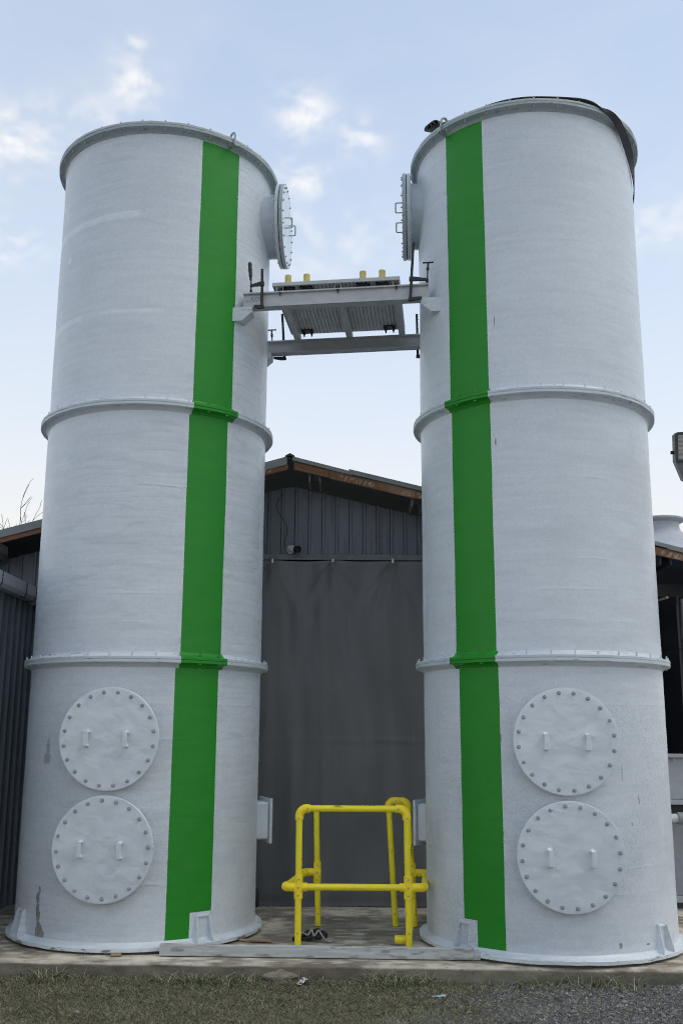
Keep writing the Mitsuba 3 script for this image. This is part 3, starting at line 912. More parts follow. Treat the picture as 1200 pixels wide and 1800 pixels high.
    for j in range(20):
        a = math.radians(18 * j + 4)
        put('bolt', copy_of(BOLT_S, F2 @ frame((.368 * math.cos(a), .368 * math.sin(a), .032), (1, 0, 0), (0, 1, 0), (0, 0, 1))), None, cov)
        put('bolt', copy_of(BOLT_P, F @ frame((.368 * math.cos(a), .368 * math.sin(a), -.030), (1, 0, 0), (0, -1, 0), (0, 0, -1))), None, cov)
    for s in (-1, 1):
        L = frame((s * .135, .030 * s, .036), (math.cos(.05), math.sin(.05), 0), (-math.sin(.05) * .5, math.cos(.05) * .5, 0), (0, 0, .85))
        put('handle', copy_of(RHANDLE, F2 @ L), None, cov)
    # square duct stub behind
    F = out_frame(c, NOZZLE[T], .94 if T == 'L' else .975, .865)
    duct = cat(box(-.155, .155, -.158, .158, 0, .165, .012))
    put('duct_stub', moved(duct, F), 'mat_cover', key, 30)
    plate = extrude(sbox(-.192, -.192, .192, .192).difference(sbox(-.150, -.150, .150, .150)), .016)
    plate.apply_translation((0, 0, .164))
    put('duct_flange', moved(plate, F), 'mat_base_rim', key, 30)
    put('duct_blank', moved(box(-.19, .19, -.19, .19, .181, .187), F), 'mat_grey_grp_dark', key, 30)
    # brackets round the foot
    for deg in GUSSETS[T]:
        put('gusset', moved(gusset(0), out_frame(c, deg, RAD, .05)), 'mat_tower', key, 30)

# ------------------------------------------------------------------ the bridge between them: local u along, v back, z up
MID = np.array([0.0, 8.957])
UU, VV = np.array([0.9945, -0.1044]), np.array([0.1044, 0.9945])
TILT = math.radians(.8)                                # the bridge rises a little to the right
B0 = frame((MID[0], MID[1], 5.4), (UU[0] * math.cos(TILT), UU[1] * math.cos(TILT), math.sin(TILT)), (VV[0], VV[1], 0), (-UU[0] * math.sin(TILT), -UU[1] * math.sin(TILT), math.cos(TILT))) @ frame((0, 0, -5.4), (1, 0, 0), (0, 1, 0), (0, 0, 1))
BZ0, BZ1 = 5.375, 5.505

# brackets are welded to the towers
for T, key in (('L', 'scrubber_tower'), ('R', 'scrubber_tower_001')):
    s = -1 if T == 'L' else 1
    for v0, v1, tip in ((-.600, -.47, .752), (.52, .66, .775)):
        poly = [(s * 1.01, BZ0 - .002), (s * tip, BZ0 - .002), (s * tip, BZ0 - .052), (s * (tip + .095), BZ0 - .132), (s * 1.01, BZ0 - .132)]
        put('beam_bracket', moved(prism_xz(poly if s > 0 else poly[::-1], v0, v1), B0), 'mat_rim', key, False)


def channel(u0, u1, v, face):
    """a pultruded channel: web towards the front (face = -1) or the back, flanges behind"""
    w, t = .055, .010
    poly = [(v - face * -1 * 0, BZ0)]
    f = -face
    a = v + face * w / 2 * 1
    P = [(a, BZ0), (a + f * w, BZ0), (a + f * w, BZ0 + t), (a + f * t, BZ0 + t), (a + f * t, BZ1 - t), (a + f * w, BZ1 - t), (a + f * w, BZ1), (a, BZ1)]
    return prism_yz(P, u0, u1)


def ibeam(u0, u1, v):
    w, t, tw = .052, .011, .006
    P = [(v - w, BZ0), (v + w, BZ0), (v + w, BZ0 + t), (v + tw, BZ0 + t), (v + tw, BZ1 - t), (v + w, BZ1 - t), (v + w, BZ1), (v - w, BZ1), (v - w, BZ1 - t), (v - tw, BZ1 - t), (v - tw, BZ0 + t), (v - w, BZ0 + t)]
    return prism_yz(P, u0, u1)


def front_beam(u0, u1, v):
    w, t = .052, .012
    P = [(v - w + .006, BZ0), (v + w, BZ0), (v + w, BZ0 + t), (v - w + .018, BZ0 + t), (v - w + .018, BZ1 - t), (v + w, BZ1 - t), (v + w, BZ1), (v - w - .020, BZ1), (v - w - .020, BZ1 - t), (v - w + .006, BZ1 - t - .002)]
    return prism_yz(P, u0, u1)


key = thing('support_beam', 'grey channel beam with pencilled numbers, nearer of the two under the walkway platform', 'beam')
put('web', moved(front_beam(-.836, .826, -.535), B0), 'mat_beam', key, False)
for u in (-.5, .02, .54):
    put('bolt', moved(moved(cat(trimesh.creation.cylinder(.007, .05, sections=8), moved(trimesh.creation.cylinder(.012, .008, sections=6), frame((0, 0, .0), (1, 0, 0), (0, 1, 0), (0, 0, 1)))), frame((u, -.600, BZ1 - .014), (1, 0, 0), (0, 1, 0), (0, 0, 1))), B0), 'mat_dark_steel', key, 30)
tm = cat(moved(meshkit.text_mesh('30', .030, .001), frame((0, 0, 0), (1, 0, 0), (0, 0, 1), (0, -1, 0))), moved(meshkit.text_mesh('500', .044, .001), frame((.055, 0, .006), (1, 0, .1), (-.05, 0, 1), (0, -1, 0))))
put('pencil_marks', moved(moved(tm, frame((-.825, -.5815, BZ0 + .040), (1, 0, 0), (0, 1, 0), (0, 0, 1))), B0), 'mat_pencil', key, False)
key = thing('support_beam', 'grey beam under the back edge of the walkway platform, farther of the two', 'beam')
put('web', moved(ibeam(-.835, .815, .585), B0), 'mat_beam', key, False)

plat = thing('walkway_platform', 'grey grated walkway platform with yellow post sockets lying on two beams between the towers', 'platform')
ST0, ST1 = BZ1 + .001, BZ1 + .064
for u in (-.508, .015, .540):
    w, t = .030, .005
    poly = sbox(u - w, ST0, u + w, ST1).difference(sbox(u - w + t, ST0 + t, u + w - t, ST1 - t))
    put('stringer', moved(prism_xz(poly, -.562, .63), B0), 'mat_deck', plat, False)
DK0, DK1 = ST1 + .001, ST1 + .030
put('edge_trim', moved(cat(box(-.575, .572, -.580, -.569, DK0 - .003, DK1 + .002, .002), box(-.575, .572, .553, .563, DK0, DK1, .002), box(-.575, -.565, -.568, .552, DK0 - .002, DK1, .002), box(.562, .572, -.568, .552, DK0 - .002, DK1, .002)), B0), 'mat_deck', plat, False)
for k, u in enumerate(np.arange(-.545, .548, .036)):
    t = .0045
    bar = cat(box(u - .0125, u + .0125, -.567, .550, DK0, DK0 + .012, .004), box(u - .0175, u + .0175, -.567, .550, DK0 + .0125, DK1 - .002))
    put('grating_bar', moved(bar, B0), 'mat_grate', plat, False)
put('top_sheet', moved(box(-.564, .561, -.568, .552, DK1 - .0015, DK1 + .0015), B0), 'mat_grate', plat, False)
for u, v in ((-.442, -.500), (-.272, -.500), (.238, -.500), (.412, -.500), (-.40, .485), (.42, .485)):
    zt = DK1 + .002
    sk = put('post_socket', moved(cat(lathe([(.0285, 0), (.0295, .004), (.0295, .096), (.028, .098), (.0245, .098), (.0245, .03), (0, .03)], 24)), B0 @ frame((u, v, zt), (1, 0, 0), (0, 1, 0), (0, 0, 1))), 'mat_yellow_pale', plat, 30)
    put('base', moved(box(-.052, .052, -.052, .052, 0, .010, .002), B0 @ frame((u, v, zt), (1, 0, 0), (0, 1, 0), (0, 0, 1))), 'mat_yellow_pale', sk, False)
    und = [box(-.060, .060, -.05, .05, -.010, -.002)]
    for a in (-1, 1):
        for b in (-1, 1):
            und.append(moved(trimesh.creation.cylinder(.007, .050, sections=8), frame((a * .038, b * .038, -.022), (1, 0, 0), (0, 1, 0), (0, 0, 1))))
            und.append(moved(trimesh.creation.cylinder(.012, .010, sections=6), frame((a * .038, b * .038, -.022), (1, 0, 0), (0, 1, 0), (0, 0, 1))))
    put('backing_bolts', moved(cat(und), B0 @ frame((u, v, DK0 + .001), (1, 0, 0), (0, 1, 0), (0, 0, 1))), 'mat_dark_steel', sk, 30)


def bar_clamp(label, u, v, z_top, arm_z, reach, head, tilt=0.0, jaw=.10, jz=None):
    """F-clamp: bar upright at (u, v), arms reaching along u by `reach` (signed)"""
    key = thing('bar_clamp', label, 'clamp', 'black steel bar clamps on the walkway beams')
    F = B0 @ frame((u - tilt * BZ0, v, 0), (1, 0, 0), (0, 1, 0), (tilt, 0, 1))
    s = 1 if reach > 0 else -1
    jz = jz if jz is not None else BZ0 - .016
    put('bar', moved(box(-.012, .012, -.006, .006, jz - .01, z_top, .002), F), 'mat_dark_steel', key, False)
    # sliding arm, a little lower at its tip
    p = np.array([(-s * .020, -.017), (-s * .020, .021), (s * .015, .020), (reach, -.004), (reach + s * .012, -.012), (reach + s * .006, -.022), (reach * .8, -.018), (s * .02, -.017)])
    poly = Polygon([(a, arm_z + b) for a, b in p]).buffer(0)
    put('sliding_arm', moved(prism_xz(poly, -.012, .012), F), 'mat_dark_steel', key, False)
    p = np.array([(-s * .018, -.018), (-s * .018, .006), (s * .02, .012), (s * abs(jaw), .014), (s * abs(jaw), -.004), (s * .03, -.020)])
    put('fixed_jaw', moved(prism_xz(Polygon([(a, jz + b) for a, b in p]).buffer(0), -.013, .013), F), 'mat_dark_steel', key, False)
    zb = BZ1 + .002
    sp = put('spindle', moved(cat(rod((reach, 0, zb + .006), (reach, 0, arm_z + .10), .0065, 10), moved(trimesh.creation.cylinder(.013, .010, sections=12), frame((reach, 0, zb + .006), (1, 0, 0), (0, 1, 0), (0, 0, 1)))), F), 'mat_dark_steel', key, 30)
    if head == 'grip':
        prof = [(0, .045), (.010, .045), (.012, .055), (.0125, .075), (.017, .085), (.0155, .10), (.018, .135), (.0165, .17), (.0185, .20), (.016, .212), (.008, .218), (0, .218)]
        put('grip', moved(lathe(prof, 14), F @ frame((reach, 0, arm_z), (1, 0, 0), (0, 1, 0), (s * .06, 0, 1))), 'mat_black_handle', key, 40)
    else:
        put('tommy_bar', moved(cat(rod((reach - .048, 0, arm_z + .150), (reach + .048, 0, arm_z + .150), .0072, 10), rod((reach, 0, arm_z + .08), (reach, 0, arm_z + .15), .0085, 10), moved(trimesh.creation.cylinder(.014, .020, sections=10), frame((reach, 0, arm_z + .09), (1, 0, 0), (0, 1, 0), (0, 0, 1)))), F), 'mat_dark_steel', key, 30)


bar_clamp('black bar clamp with a screw grip on the near beam, beside the left tower', -.660, -.620, 5.722, 5.575, -.100, 'grip', 0.0, .07)
bar_clamp('long black bar clamp on the near beam beside the right tower', .664, -.620, 5.90, 5.545, .140, 'tee', .075, .10)
bar_clamp('black bar clamp on the far beam beside the left tower', -.660, .652, 5.84, 5.520, -.118, 'tee', -.05, .11)
bar_clamp('black bar clamp on the far beam, half hidden by the right tower', .690, .652, 5.765, 5.520, .10, 'tee', 0, .03, BZ0 - .06)

# ------------------------------------------------------------------ lifting gear on the rims
TL, TR = TOWERS['L'], TOWERS['R']


def shackle(c, deg, label, tilt=0.0, key=None):
    key = thing('lifting_shackle', label, 'shackle')
    F = out_frame(c, deg, 1.052, Z3 + .004) @ frame((0, 0, 0), (1, 0, 0), (tilt, 1, 0), (0, 0, 1))
    # bow in the plane of (z outward, y up)
    pts = np.vstack([[(0, -.06, .034), (0, .03, .034)], arc3((0, .050, 0), (0, 0, 1), (0, 1, 0), .036, .2, PI - .2, 11), [(0, .03, -.034), (0, -.04, -.034)]])
    put('bow', moved(tube(pts, .010, 10), F), 'mat_shackle', key, 40)
    put('pin', moved(cat(rod((0, -.055, -.05), (0, -.055, .062), .0105, 10), rod((0, -.055, .048), (0, -.055, .062), .018, 6), rod((-.0, -.055, .030), (0, -.055, .042), .018, 12)), F), 'mat_shackle', key, 30)


shackle(TL, -48.2, 'grey steel shackle on the rim of the left tower, above its green stripe')
shackle(TR, -141.5, 'grey steel shackle holding the black sling at the rim of the right tower', .25)


def ribbon(path, width_dir, w, t=.005):
    p = np.asarray(path, float)
    d = np.asarray(width_dir, float)
    d = d / np.linalg.norm(d, axis=1, keepdims=True)
    tg = np.gradient(p, axis=0)
    nn = np.cross(tg, d)
    nn /= np.linalg.norm(nn, axis=1, keepdims=True)
    q = np.stack([p - d * w / 2 - nn * t, p + d * w / 2 - nn * t, p + d * w / 2 + nn * t, p - d * w / 2 + nn * t], 1)
    k = len(p)
    i, j = np.meshgrid(np.arange(k - 1), np.arange(4), indexing='ij')
    f = np.stack([i * 4 + j, i * 4 + (j + 1) % 4, (i + 1) * 4 + (j + 1) % 4, (i + 1) * 4 + j], -1).reshape(-1, 4)
    f = np.vstack([f[:, [0, 1, 2]], f[:, [0, 2, 3]], [[0, 2, 1], [0, 3, 2]], [[4 * k - 4, 4 * k - 3, 4 * k - 2], [4 * k - 4, 4 * k - 2, 4 * k - 1]]])
    return trimesh.Trimesh(q.reshape(-1, 3), f, process=False)


def spline(ctrl, n):
    from scipy.interpolate import CubicSpline
    c = np.asarray(ctrl, float)
    s = np.concatenate([[0], np.cumsum(np.linalg.norm(np.diff(c[:, :3], axis=0), axis=1))])
    return CubicSpline(s, c)(np.linspace(0, s[-1], n))


def rimpt(deg, r, dz):
    a = math.radians(deg)
    return np.array([TR[0] + r * math.cos(a), TR[1] + r * math.sin(a), Z3 + dz])


key = thing('lifting_sling', 'black webbing sling draped over the top of the right tower', 'sling')
ctrl = [(*rimpt(-146, 1.02, .075), 0, 0, 1), (*rimpt(-139, 1.01, .050), .1, .1, 1), (*rimpt(-122, .99, .062), .6, .6, .3), (*rimpt(-100, 1.0, .072), .1, .9, .1), (*rimpt(-78, 1.02, .062), .1, .9, .0), (*rimpt(-63, 1.068, .038), .5, .8, .0),
        (*rimpt(-56, 1.084, .000), .8, .1, .55)] + [(*rimpt(a_, r_, z_), *w_) for a_, r_, z_, w_ in ((-47.5, 1.062, -.035, (.75, .1, .55)), (-41, 1.046, -.105, (.75, .2, .45)), (-34, 1.034, -.185, (.7, .3, .4)), (-27, 1.024, -.265, (.5, .5, .5)), (-18, 1.017, -.35, (.3, .7, .6)), (-6, 1.012, -.44, (.1, .8, .6)))]
S = spline(ctrl, 90)
put('strap', ribbon(S[:, :3], S[:, 3:], np.interp(np.linspace(0, 1, 90), [0, .62, .75, .9, 1], [.06, .06, .085, .085, .06])[:, None], .004), 'mat_webbing', key, 40)
# the end wound into loops behind the shackle
lo = []
for k in range(3):
    cpt = rimpt(-148 - 2.0 * k, 1.045, .085 + .012 * k)
    a = math.radians(-148 - 90)
    e1 = np.array([math.cos(a), math.sin(a), .18])
    pts = np.array([cpt + e1 * .085 * (1 - .18 * k) * math.cos(t) + np.array([0, 0, 1]) * .042 * (1 - .15 * k) * math.sin(t) for t in np.linspace(0, 2 * PI, 26)])
    nn = np.broadcast_to(np.cross(e1, [0, 0, 1]), pts.shape)
    lo.append(ribbon(pts, nn + .15 * k, .06, .0045))
put('loop', cat(lo), 'mat_webbing', key, 40)

# ------------------------------------------------------------------ yellow handrail
rail = thing('handrail_section', 'yellow pipe handrail section standing on the concrete between the towers', 'railing')
R0, RF = .0258, .0340
YF, YR = 8.42, 9.31
fl = lambda z: np.array([-.3235 - .0 * z, YF, z])
fr = lambda z: np.array([.546 - .0115 * z, YF, z])
rl = lambda z: np.array([-.184 - .025 * z, YR, z])
rr = lambda z: np.array([.655 - .052 * z, YR - .02, z])
ex = lambda z: np.array([.487 - .055 * z, YR + .0, z])
ZT, ZM = 1.037, .440
ZTR = 1.045


def elbow(p, d1, d2, r=.06, leg=.085):
    """a fitting at the corner p with its two sockets along d1 and d2"""
    d1, d2 = (np.asarray(d, float) / np.linalg.norm(d) for d in (d1, d2))
    c = p + (d1 + d2) * r
    a = np.linspace(0, PI / 2, 8)[:, None]
    mid = c - d2 * r * np.cos(a) - d1 * r * np.sin(a)
    pts = np.vstack([p + d1 * leg, p + d1 * (leg - .004), mid, p + d2 * (leg - .004), p + d2 * leg])
    return tube(pts, RF, 18)


def screw(p, n, key):
    n = np.asarray(n, float) / np.linalg.norm(n)
    x = np.cross(n, [0, 0, 1]) if abs(n[2]) < .9 else np.array([1.0, 0, 0])
    x /= np.linalg.norm(x)
    put('screw', copy_of(SCREW, frame(p, x, np.cross(n, x), n)), None, key)


SCREW = mikit.ply(lathe([(0, .0035), (.002, .0035), (.0022, .001), (.006, .0008), (.0075, -.002), (.0075, -.004)][::-1], 12), 'mat_bolt', smooth=30)


def cross_fit(p, ups=(0, 0, 1), arms=((1, 0, 0), (-1, 0, 0)), key=rail):
    k = put('cross_fitting', cat(rod(p - np.array(ups) * .085, p + np.array(ups) * .085, RF, 20), [rod(p, p + np.array(a) * .068, RF - .001, 20) for a in arms],
                                 [trimesh.convex.convex_hull(np.array([p + np.array([sx_ * .030, -.033, sz * .030]) for sx_ in (-1, 1) for sz in (-1, 1)] + [p + np.array([0, -.041, 0])]))]), 'mat_yellow_fitting', rail, 40)
    for dz in (-.06, 0, .06):
        screw(p + np.array([0, -RF - (.006 if dz == 0 else 0), dz]), (0, -1, 0), k)
    return k


X, Y, Z = np.eye(3)
for f, top in ((fl, ZT), (fr, ZT)):
    put('post', rod(f(0.0), f(top - .03), R0, 18), 'mat_yellow', rail, 40)
put('post', rod(rl(0.0), rl(.985), R0, 18), 'mat_yellow', rail, 40)
put('post', rod(rr(0.0), rr(ZTR - .03), R0, 18), 'mat_yellow', rail, 40)
put('post', rod(ex(0.0), ex(ZTR - .03), R0, 18), 'mat_yellow', rail, 40)
put('post_cap', moved(lathe([(.031, -.02), (.031, .0), (.024, .012), (0, .016)], 18), frame(rl(.985), X, Y, Z)), 'mat_yellow_fitting', rail, 40)
put('top_rail', rod(fl(ZT) + X * .03, fr(ZT) - X * .03, R0, 18), 'mat_yellow', rail, 40)
put('mid_rail', rod(fl(ZM), fr(ZM), R0, 18), 'mat_yellow', rail, 40)
for p, d in ((fl(ZT), X), (fr(ZT), -X)):
    k = put('elbow', elbow(p, d, -Z), 'mat_yellow_fitting', rail, 40)
    screw(p + d * .068 - Y * RF, -Y, k)
    screw(p - Z * .072 - Y * RF, -Y, k)
for p, d in ((ex(ZTR), X), (rr(ZTR), -X)):
    k = put('elbow', elbow(p, d, -Z, .055, .0845), 'mat_yellow_fitting', rail, 40)
    screw(p + d * .066 - Y * RF, -Y, k)
cross_fit(fl(ZM))
cross_fit(fr(ZM))
cross_fit(rr(ZM), arms=((1, 0, 0),))
cross_fit(rl(ZM), arms=((-1, 0, 0),))
# the ring of the middle rail round both ends
el, er = np.array([-.432, YF, ZM]), np.array([.668, YF, ZM])
bl, br = np.array([-.305, YR, ZM]), np.array([.752, YR - .02, ZM])
dl, dr2 = (bl - el) / np.linalg.norm(bl - el), (br - er) / np.linalg.norm(br - er)
put('mid_rail', rod(el + dl * .05, bl - dl * .05, R0, 18), 'mat_yellow', rail, 40)
put('mid_rail', rod(er + dr2 * .05, br - dr2 * .05, R0, 18), 'mat_yellow', rail, 40)
for a, f, d1 in ((el, fl, dl), (er, fr, dr2), (bl, rl, -dl), (br, rr, -dr2)):
    d2 = f(a[2]) - a
    put('elbow', elbow(a, d1, d2, .045, .08), 'mat_yellow_fitting', rail, 40)
# the curled foot behind the near right post
fz = .040
put('foot_elbow', tube(np.vstack([[(.438, 8.50, fz), (.47, 8.50, fz), (.50, 8.50, fz)], arc3((.505, 8.50, fz + .05), (0, 0, -1), (1, 0, 0.0), .05, .1, 1.2, 6), [(.560, 8.505, .15), (.575, 8.51, .28), (.578, 8.51, .34)]]), np.array([RF, RF, RF] + [RF] * 3 + [R0] * 6), 18), 'mat_yellow', rail, 40)
# marker writing
tx = meshkit.text_mesh('TANK', .017, .0008)
TXC = np.array([.030, 8.42 - .0165, ZT + .0262])
put('marker_writing', moved(tx, frame(TXC + np.array([.05, 0, 0]) - np.array([.06, 0, 0]), (-1, 0, 0), (0, -.57, -.82) , (0, -.82, .57)) ), 'mat_ink', rail, False)
dash = [box(x, x + w, -.001, .001, -.002, .002) for x, w in zip(np.cumsum(rng.uniform(.011, .024, 13)), rng.uniform(.004, .012, 13))]
put('marker_writing', moved(cat(dash), frame((.055, 8.42 - .0150, ZT + .0268), X, (0, .57, .82), (0, -.82, .57))), 'mat_ink', rail, False)
tx = meshkit.text_mesh('TEMPO', .026, .0008)
p0 = rr(.555)
put('marker_writing', moved(tx, frame(p0 + np.array([.012, -R0 - .0004, 0]), (0, 0, 1), (-1, 0, 0), (0, -1, 0))), 'mat_ink', rail, False)
for f in (fl, fr, ex, rr, rl):
    for z in (.10,):
        screw(f(z) - Y * R0, -Y, rail)

# long white-grey profile lying in front of the rail
key = thing('timber_board', 'long weathered pale grey board lying on the concrete in front of the yellow rail', 'board')
a, b = np.array([-1.335, 8.055]), np.array([.985, 7.955])
d = (b - a) / np.linalg.norm(b - a)
Fb = frame((a[0], a[1], 0), (d[0], d[1], 0), (-d[1], d[0], 0), (0, 0, 1))
Lb = np.linalg.norm(b - a)
n = 60
xs = np.linspace(0, Lb, n)
sec = np.array([(0.004, .0), (0.0, .004), (0.002, .078), (.006, .082), (.050, .083), (.056, .079), (.056, 0)])
V = np.array([[x, y + float(npnoise(x * 5, y * 30, 1, 3, 2)) * .004, z * (.97 + float(npnoise(x * 2.2, .2, 3, 7, 2)) * .10)] for x in xs for y, z in sec])
m = trimesh.Trimesh(V, grid_faces(n, len(sec)), process=False)
if m.face_normals[np.abs(m.face_normals[:, 2]).argmax()][2] < 0:
    m.invert()
ends = [trimesh.convex.convex_hull(np.array([[x + o, y, z * .97] for o in (0, .004) for y, z in sec])) for x in (-.004, Lb)]
put('plank', moved(cat(m, *ends), Fb), 'mat_board', key, 30)
put('end_block', moved(box(Lb + .004, Lb + .055, .004, .052, 0, .060, .003), Fb), 'mat_board', key, 30)

# ------------------------------------------------------------------ the shed behind
shed = thing('industrial_shed', 'dark grey metal shed with a gabled roof and rusty brown fascia behind the towers', 'building')
YW, YFS = 10.75, 10.24
AX, AZ, SL = -.545, 4.470, .237
SLL = .272
roof_z = lambda x: AZ - (SL if x > AX else SLL) * abs(x - AX)
XL, XR = -6.5, 6.6
YB = 15.2
# roof sheets with ribs, one per slope
for x0, x1 in ((XL, AX), (AX, XR)):
    pts = [(x0, roof_z(x0)), (x1, roof_z(x1)), (x1, roof_z(x1) - .012), (x0, roof_z(x0) - .012)]
    put('roof', prism_xz(pts if True else pts, YFS + .02, YB), 'mat_roof', shed, False)
for s, x1, sl in ((1, XR, SL), (-1, XL, SLL)):
    # pale metal barge trim in lapped lengths, and the brown boards under it
    L = abs(x1 - AX)
    cuts = [0.03 if s > 0 else .0, .62, 1.40, 2.6, 3.9, 5.2, L] if s > 0 else [0.03, .9, 2.2, 3.6, 4.8, L]
    for k in range(len(cuts) - 1):
        a_, b_ = cuts[k], cuts[k + 1] + .03
        za, zb = AZ - sl * a_ + .004 * (k % 2), AZ - sl * b_ + .004 * (k % 2) - (.012 if k == 0 else .002)
        th = .050 if s > 0 else .078
        if s > 0:
            th = .034 + .008 * (k % 3)
        q = [(AX + s * a_, za - th), (AX + s * b_, zb - th), (AX + s * b_, zb + .006), (AX + s * a_, za + .008)]
        put('barge_trim', prism_xz(q if s > 0 else q[::-1], YFS - .012 - .004 * (k % 2), YFS + .10), 'mat_roof_edge', shed, False)
    cuts = [.045, .42, 1.32, 2.5, 3.4, 4.6, L] if s > 0 else [.02, 1.1, 2.0, 3.05, 4.2, L]
    for k in range(len(cuts) - 1):
        a_, b_ = cuts[k], cuts[k + 1] - .006
        off = .052 if s > 0 else .078
        za, zb = AZ - sl * a_ - off + .006, AZ - sl * b_ - off + .006
        hgt = (.080 if s > 0 else .058) + .006 * (k % 2)
        q = [(AX + s * a_, za - hgt), (AX + s * b_, zb - hgt), (AX + s * b_, zb), (AX + s * a_, za)]
        put('fascia_board', prism_xz(q if s > 0 else q[::-1], YFS + .004 + .003 * (k % 2), YFS + .038), 'mat_fascia', shed, False)
put('ridge_cap', prism_xz([(AX - .05, AZ - .012), (AX, AZ + .012), (AX + .05, AZ - .010), (AX + .05, AZ + .008), (AX, AZ + .034), (AX - .05, AZ + .006)], YFS - .02, YB), 'mat_dark_frame', shed, False)
# C purlins whose ends show under the overhang
for x in (-1.06, -.335, .74, 1.6, 2.5, 3.3, 4.2, 5.2, -1.9, -2.9, -3.7, -4.6):
    zt = roof_z(x) - .06
    w, h = .105, .15
    po = Polygon([(x, zt), (x + w, zt - SL * w * (1 if x > AX else -1)), (x + w + .012, zt - h), (x + w - .004, zt - h), (x + w - .014, zt - .035), (x + .014, zt - .025), (x + .004, zt - h), (x - .012, zt - h)])
    put('purlin', prism_xz(po.buffer(0), YFS + .06, YW - .02 if x < 2.6 else YB - .1), 'mat_frame_steel' if x < 2 else 'mat_dark_frame', shed, False)
# gable wall of ribbed sheets over the curtain
WX0, WX1 = -4.3, 2.62
pitch = .1475
x = WX0
WP = [sec_ for sec_ in ((0, 0), (.100, 0), (.104, -.004), (.108, 0), (.112, -.022), (.134, -.022), (.139, 0), (.1472, 0))]
while x < WX1:
    q = np.array(WP)
    vt, vb = [], []
    zlo = 3.515 if -1.9 < x < 1.8 else -.06
    for dx, dy in q:
        vt.append((x + dx, YW + dy, roof_z(x + dx) - .195))
        vb.append((x + dx, YW + dy, zlo))
    k = len(q)
    V = np.array(vb + vt)
    f = np.array([[i, i + 1, k + i + 1] for i in range(k - 1)] + [[i, k + i + 1, k + i] for i in range(k - 1)])
    put('cladding_panel', trimesh.Trimesh(V, f, process=False), 'mat_clad', shed, False)
    x += pitch
put('lintel', cat(box(-2.4, 2.3, YW - .045, YW + .04, 3.455, 3.512, .003), box(-2.4, 2.3, YW - .060, YW - .046, 3.448, 3.470, .002)), 'mat_frame_steel', shed, False)
put('inner_wall', cat(box(WX0, WX1, YW + .05, YW + .06, -.07, 3.50), box(WX1, WX1 + .05, YW - .02, YB, -.07, 3.5), box(XL, XR, YB - .04, YB, -.1, 2.7), box(XL, XL + .05, YW, YB, -.1, 2.85), box(XL, WX0, YW, YW + .03, -.1, 3.4)), 'mat_inside', shed, False)
# right bay: two tall dark sheets on a cross wall that runs back, a post, roof beam and a tube light
FP = frame((3.615, YW + .05, 0), (.99, .11, 0), (-.11, .99, 0), (0, 0, 1))
for z0, z1 in ((1.44, 2.505), (2.535, 3.00)):
    put('dark_panel', moved(box(-.02, .02, 0, 2.6, z0, z1, .003), FP), 'mat_dark_panel', shed, False)
put('panel_rail', moved(cat(box(-.015, .012, 0, 2.6, 2.507, 2.533), box(-.015, .015, 0, 2.6, 3.002, 3.09)), FP), 'mat_dark_frame', shed, False)
put('steel_post', box(3.645, 3.80, YW + .0, YW + .16, -.06, 3.06, .006), 'mat_grey_grp_dark', shed, False)
put('roof_beam', cat(box(2.68, XR, YW + .30, YW + .42, 2.72 + .40, 2.86 + .40), box(2.68, XR, YW + 1.9, YW + 2.0, 3.0, 3.12)), 'mat_dark_frame', shed, False)
put('tube_light', moved(box(-.014, .014, -.45, .45, -.012, .012, .004), FP @ frame((-.035, .62, 3.10), (1, 0, 0), (0, 1, 0), (0, 0, 1))), 'mat_white_pvc', shed, False)

# the curtain door
nx, nz = 150, 120
cx_ = np.linspace(-1.75, 1.70, nx)
cz_ = np.linspace(-.058, 3.440, nz)
CX, CZ = np.meshgrid(cx_, cz_, indexing='ij')
HOOKS = [(-1.38, 3.42), (-.734, 3.42), (-.089, 3.422), (.549, 3.428), (1.19, 3.43)]
dy = .075 * npnoise(CX * 2.3, CZ * .22, 1, 51, 3) + .030 * npnoise(CX * 6.5, CZ * .3, 1, 52, 2) + .030 * npnoise(CX * 1.2, CZ * 1.1, 2, 53, 3)
for hx, hz in HOOKS:
    for sl_, amp, wd in ((-.72, .040, .035), (.65, .040, .035), (-.22, .034, .025), (.17, .030, .025), (0.0, .026, .03)):
        t = np.clip(hz - CZ, 0, None)
        xx = CX - hx - sl_ * np.minimum(t, .55) * (1 - .35 * np.minimum(t, .55))
        dy -= amp * np.exp(-(xx / (wd + .10 * t)) ** 2) * np.exp(-t / (.60 if abs(sl_) > .3 else .9)) * np.clip(t / .05, 0, 1)
sag = np.zeros_like(CX)
for (h0, _), (h1, _) in zip(HOOKS[:-1], HOOKS[1:]):
    u = (CX - h0) / (h1 - h0)
    inside = (u > 0) & (u < 1)
    sag += np.where(inside, 4 * u * (1 - u), 0) * np.clip((CZ - 3.2) / .24, 0, 1) * -.010
    dy += np.where(inside, 4 * u * (1 - u), 0) * .018 * np.exp(-((3.30 - CZ) / .16) ** 2)
dy -= .007 * np.exp(-((CZ - 1.555 - .004 * np.sin(CX * 3)) / .010) ** 2)
dy += .010 * np.exp(-((CZ + .02) / .05) ** 2)
Yc = YW - .075 + dy
cur = trimesh.Trimesh(np.stack([CX, Yc, CZ + sag], -1).reshape(-1, 3), grid_faces(nx, nz, False), process=False)
if cur.face_normals[100][1] > 0:
    cur.invert()
key = thing('curtain', 'large dark grey vinyl curtain hung from white hooks across the shed doorway', 'curtain')
put('sheet', cur, 'mat_curtain', key, True)
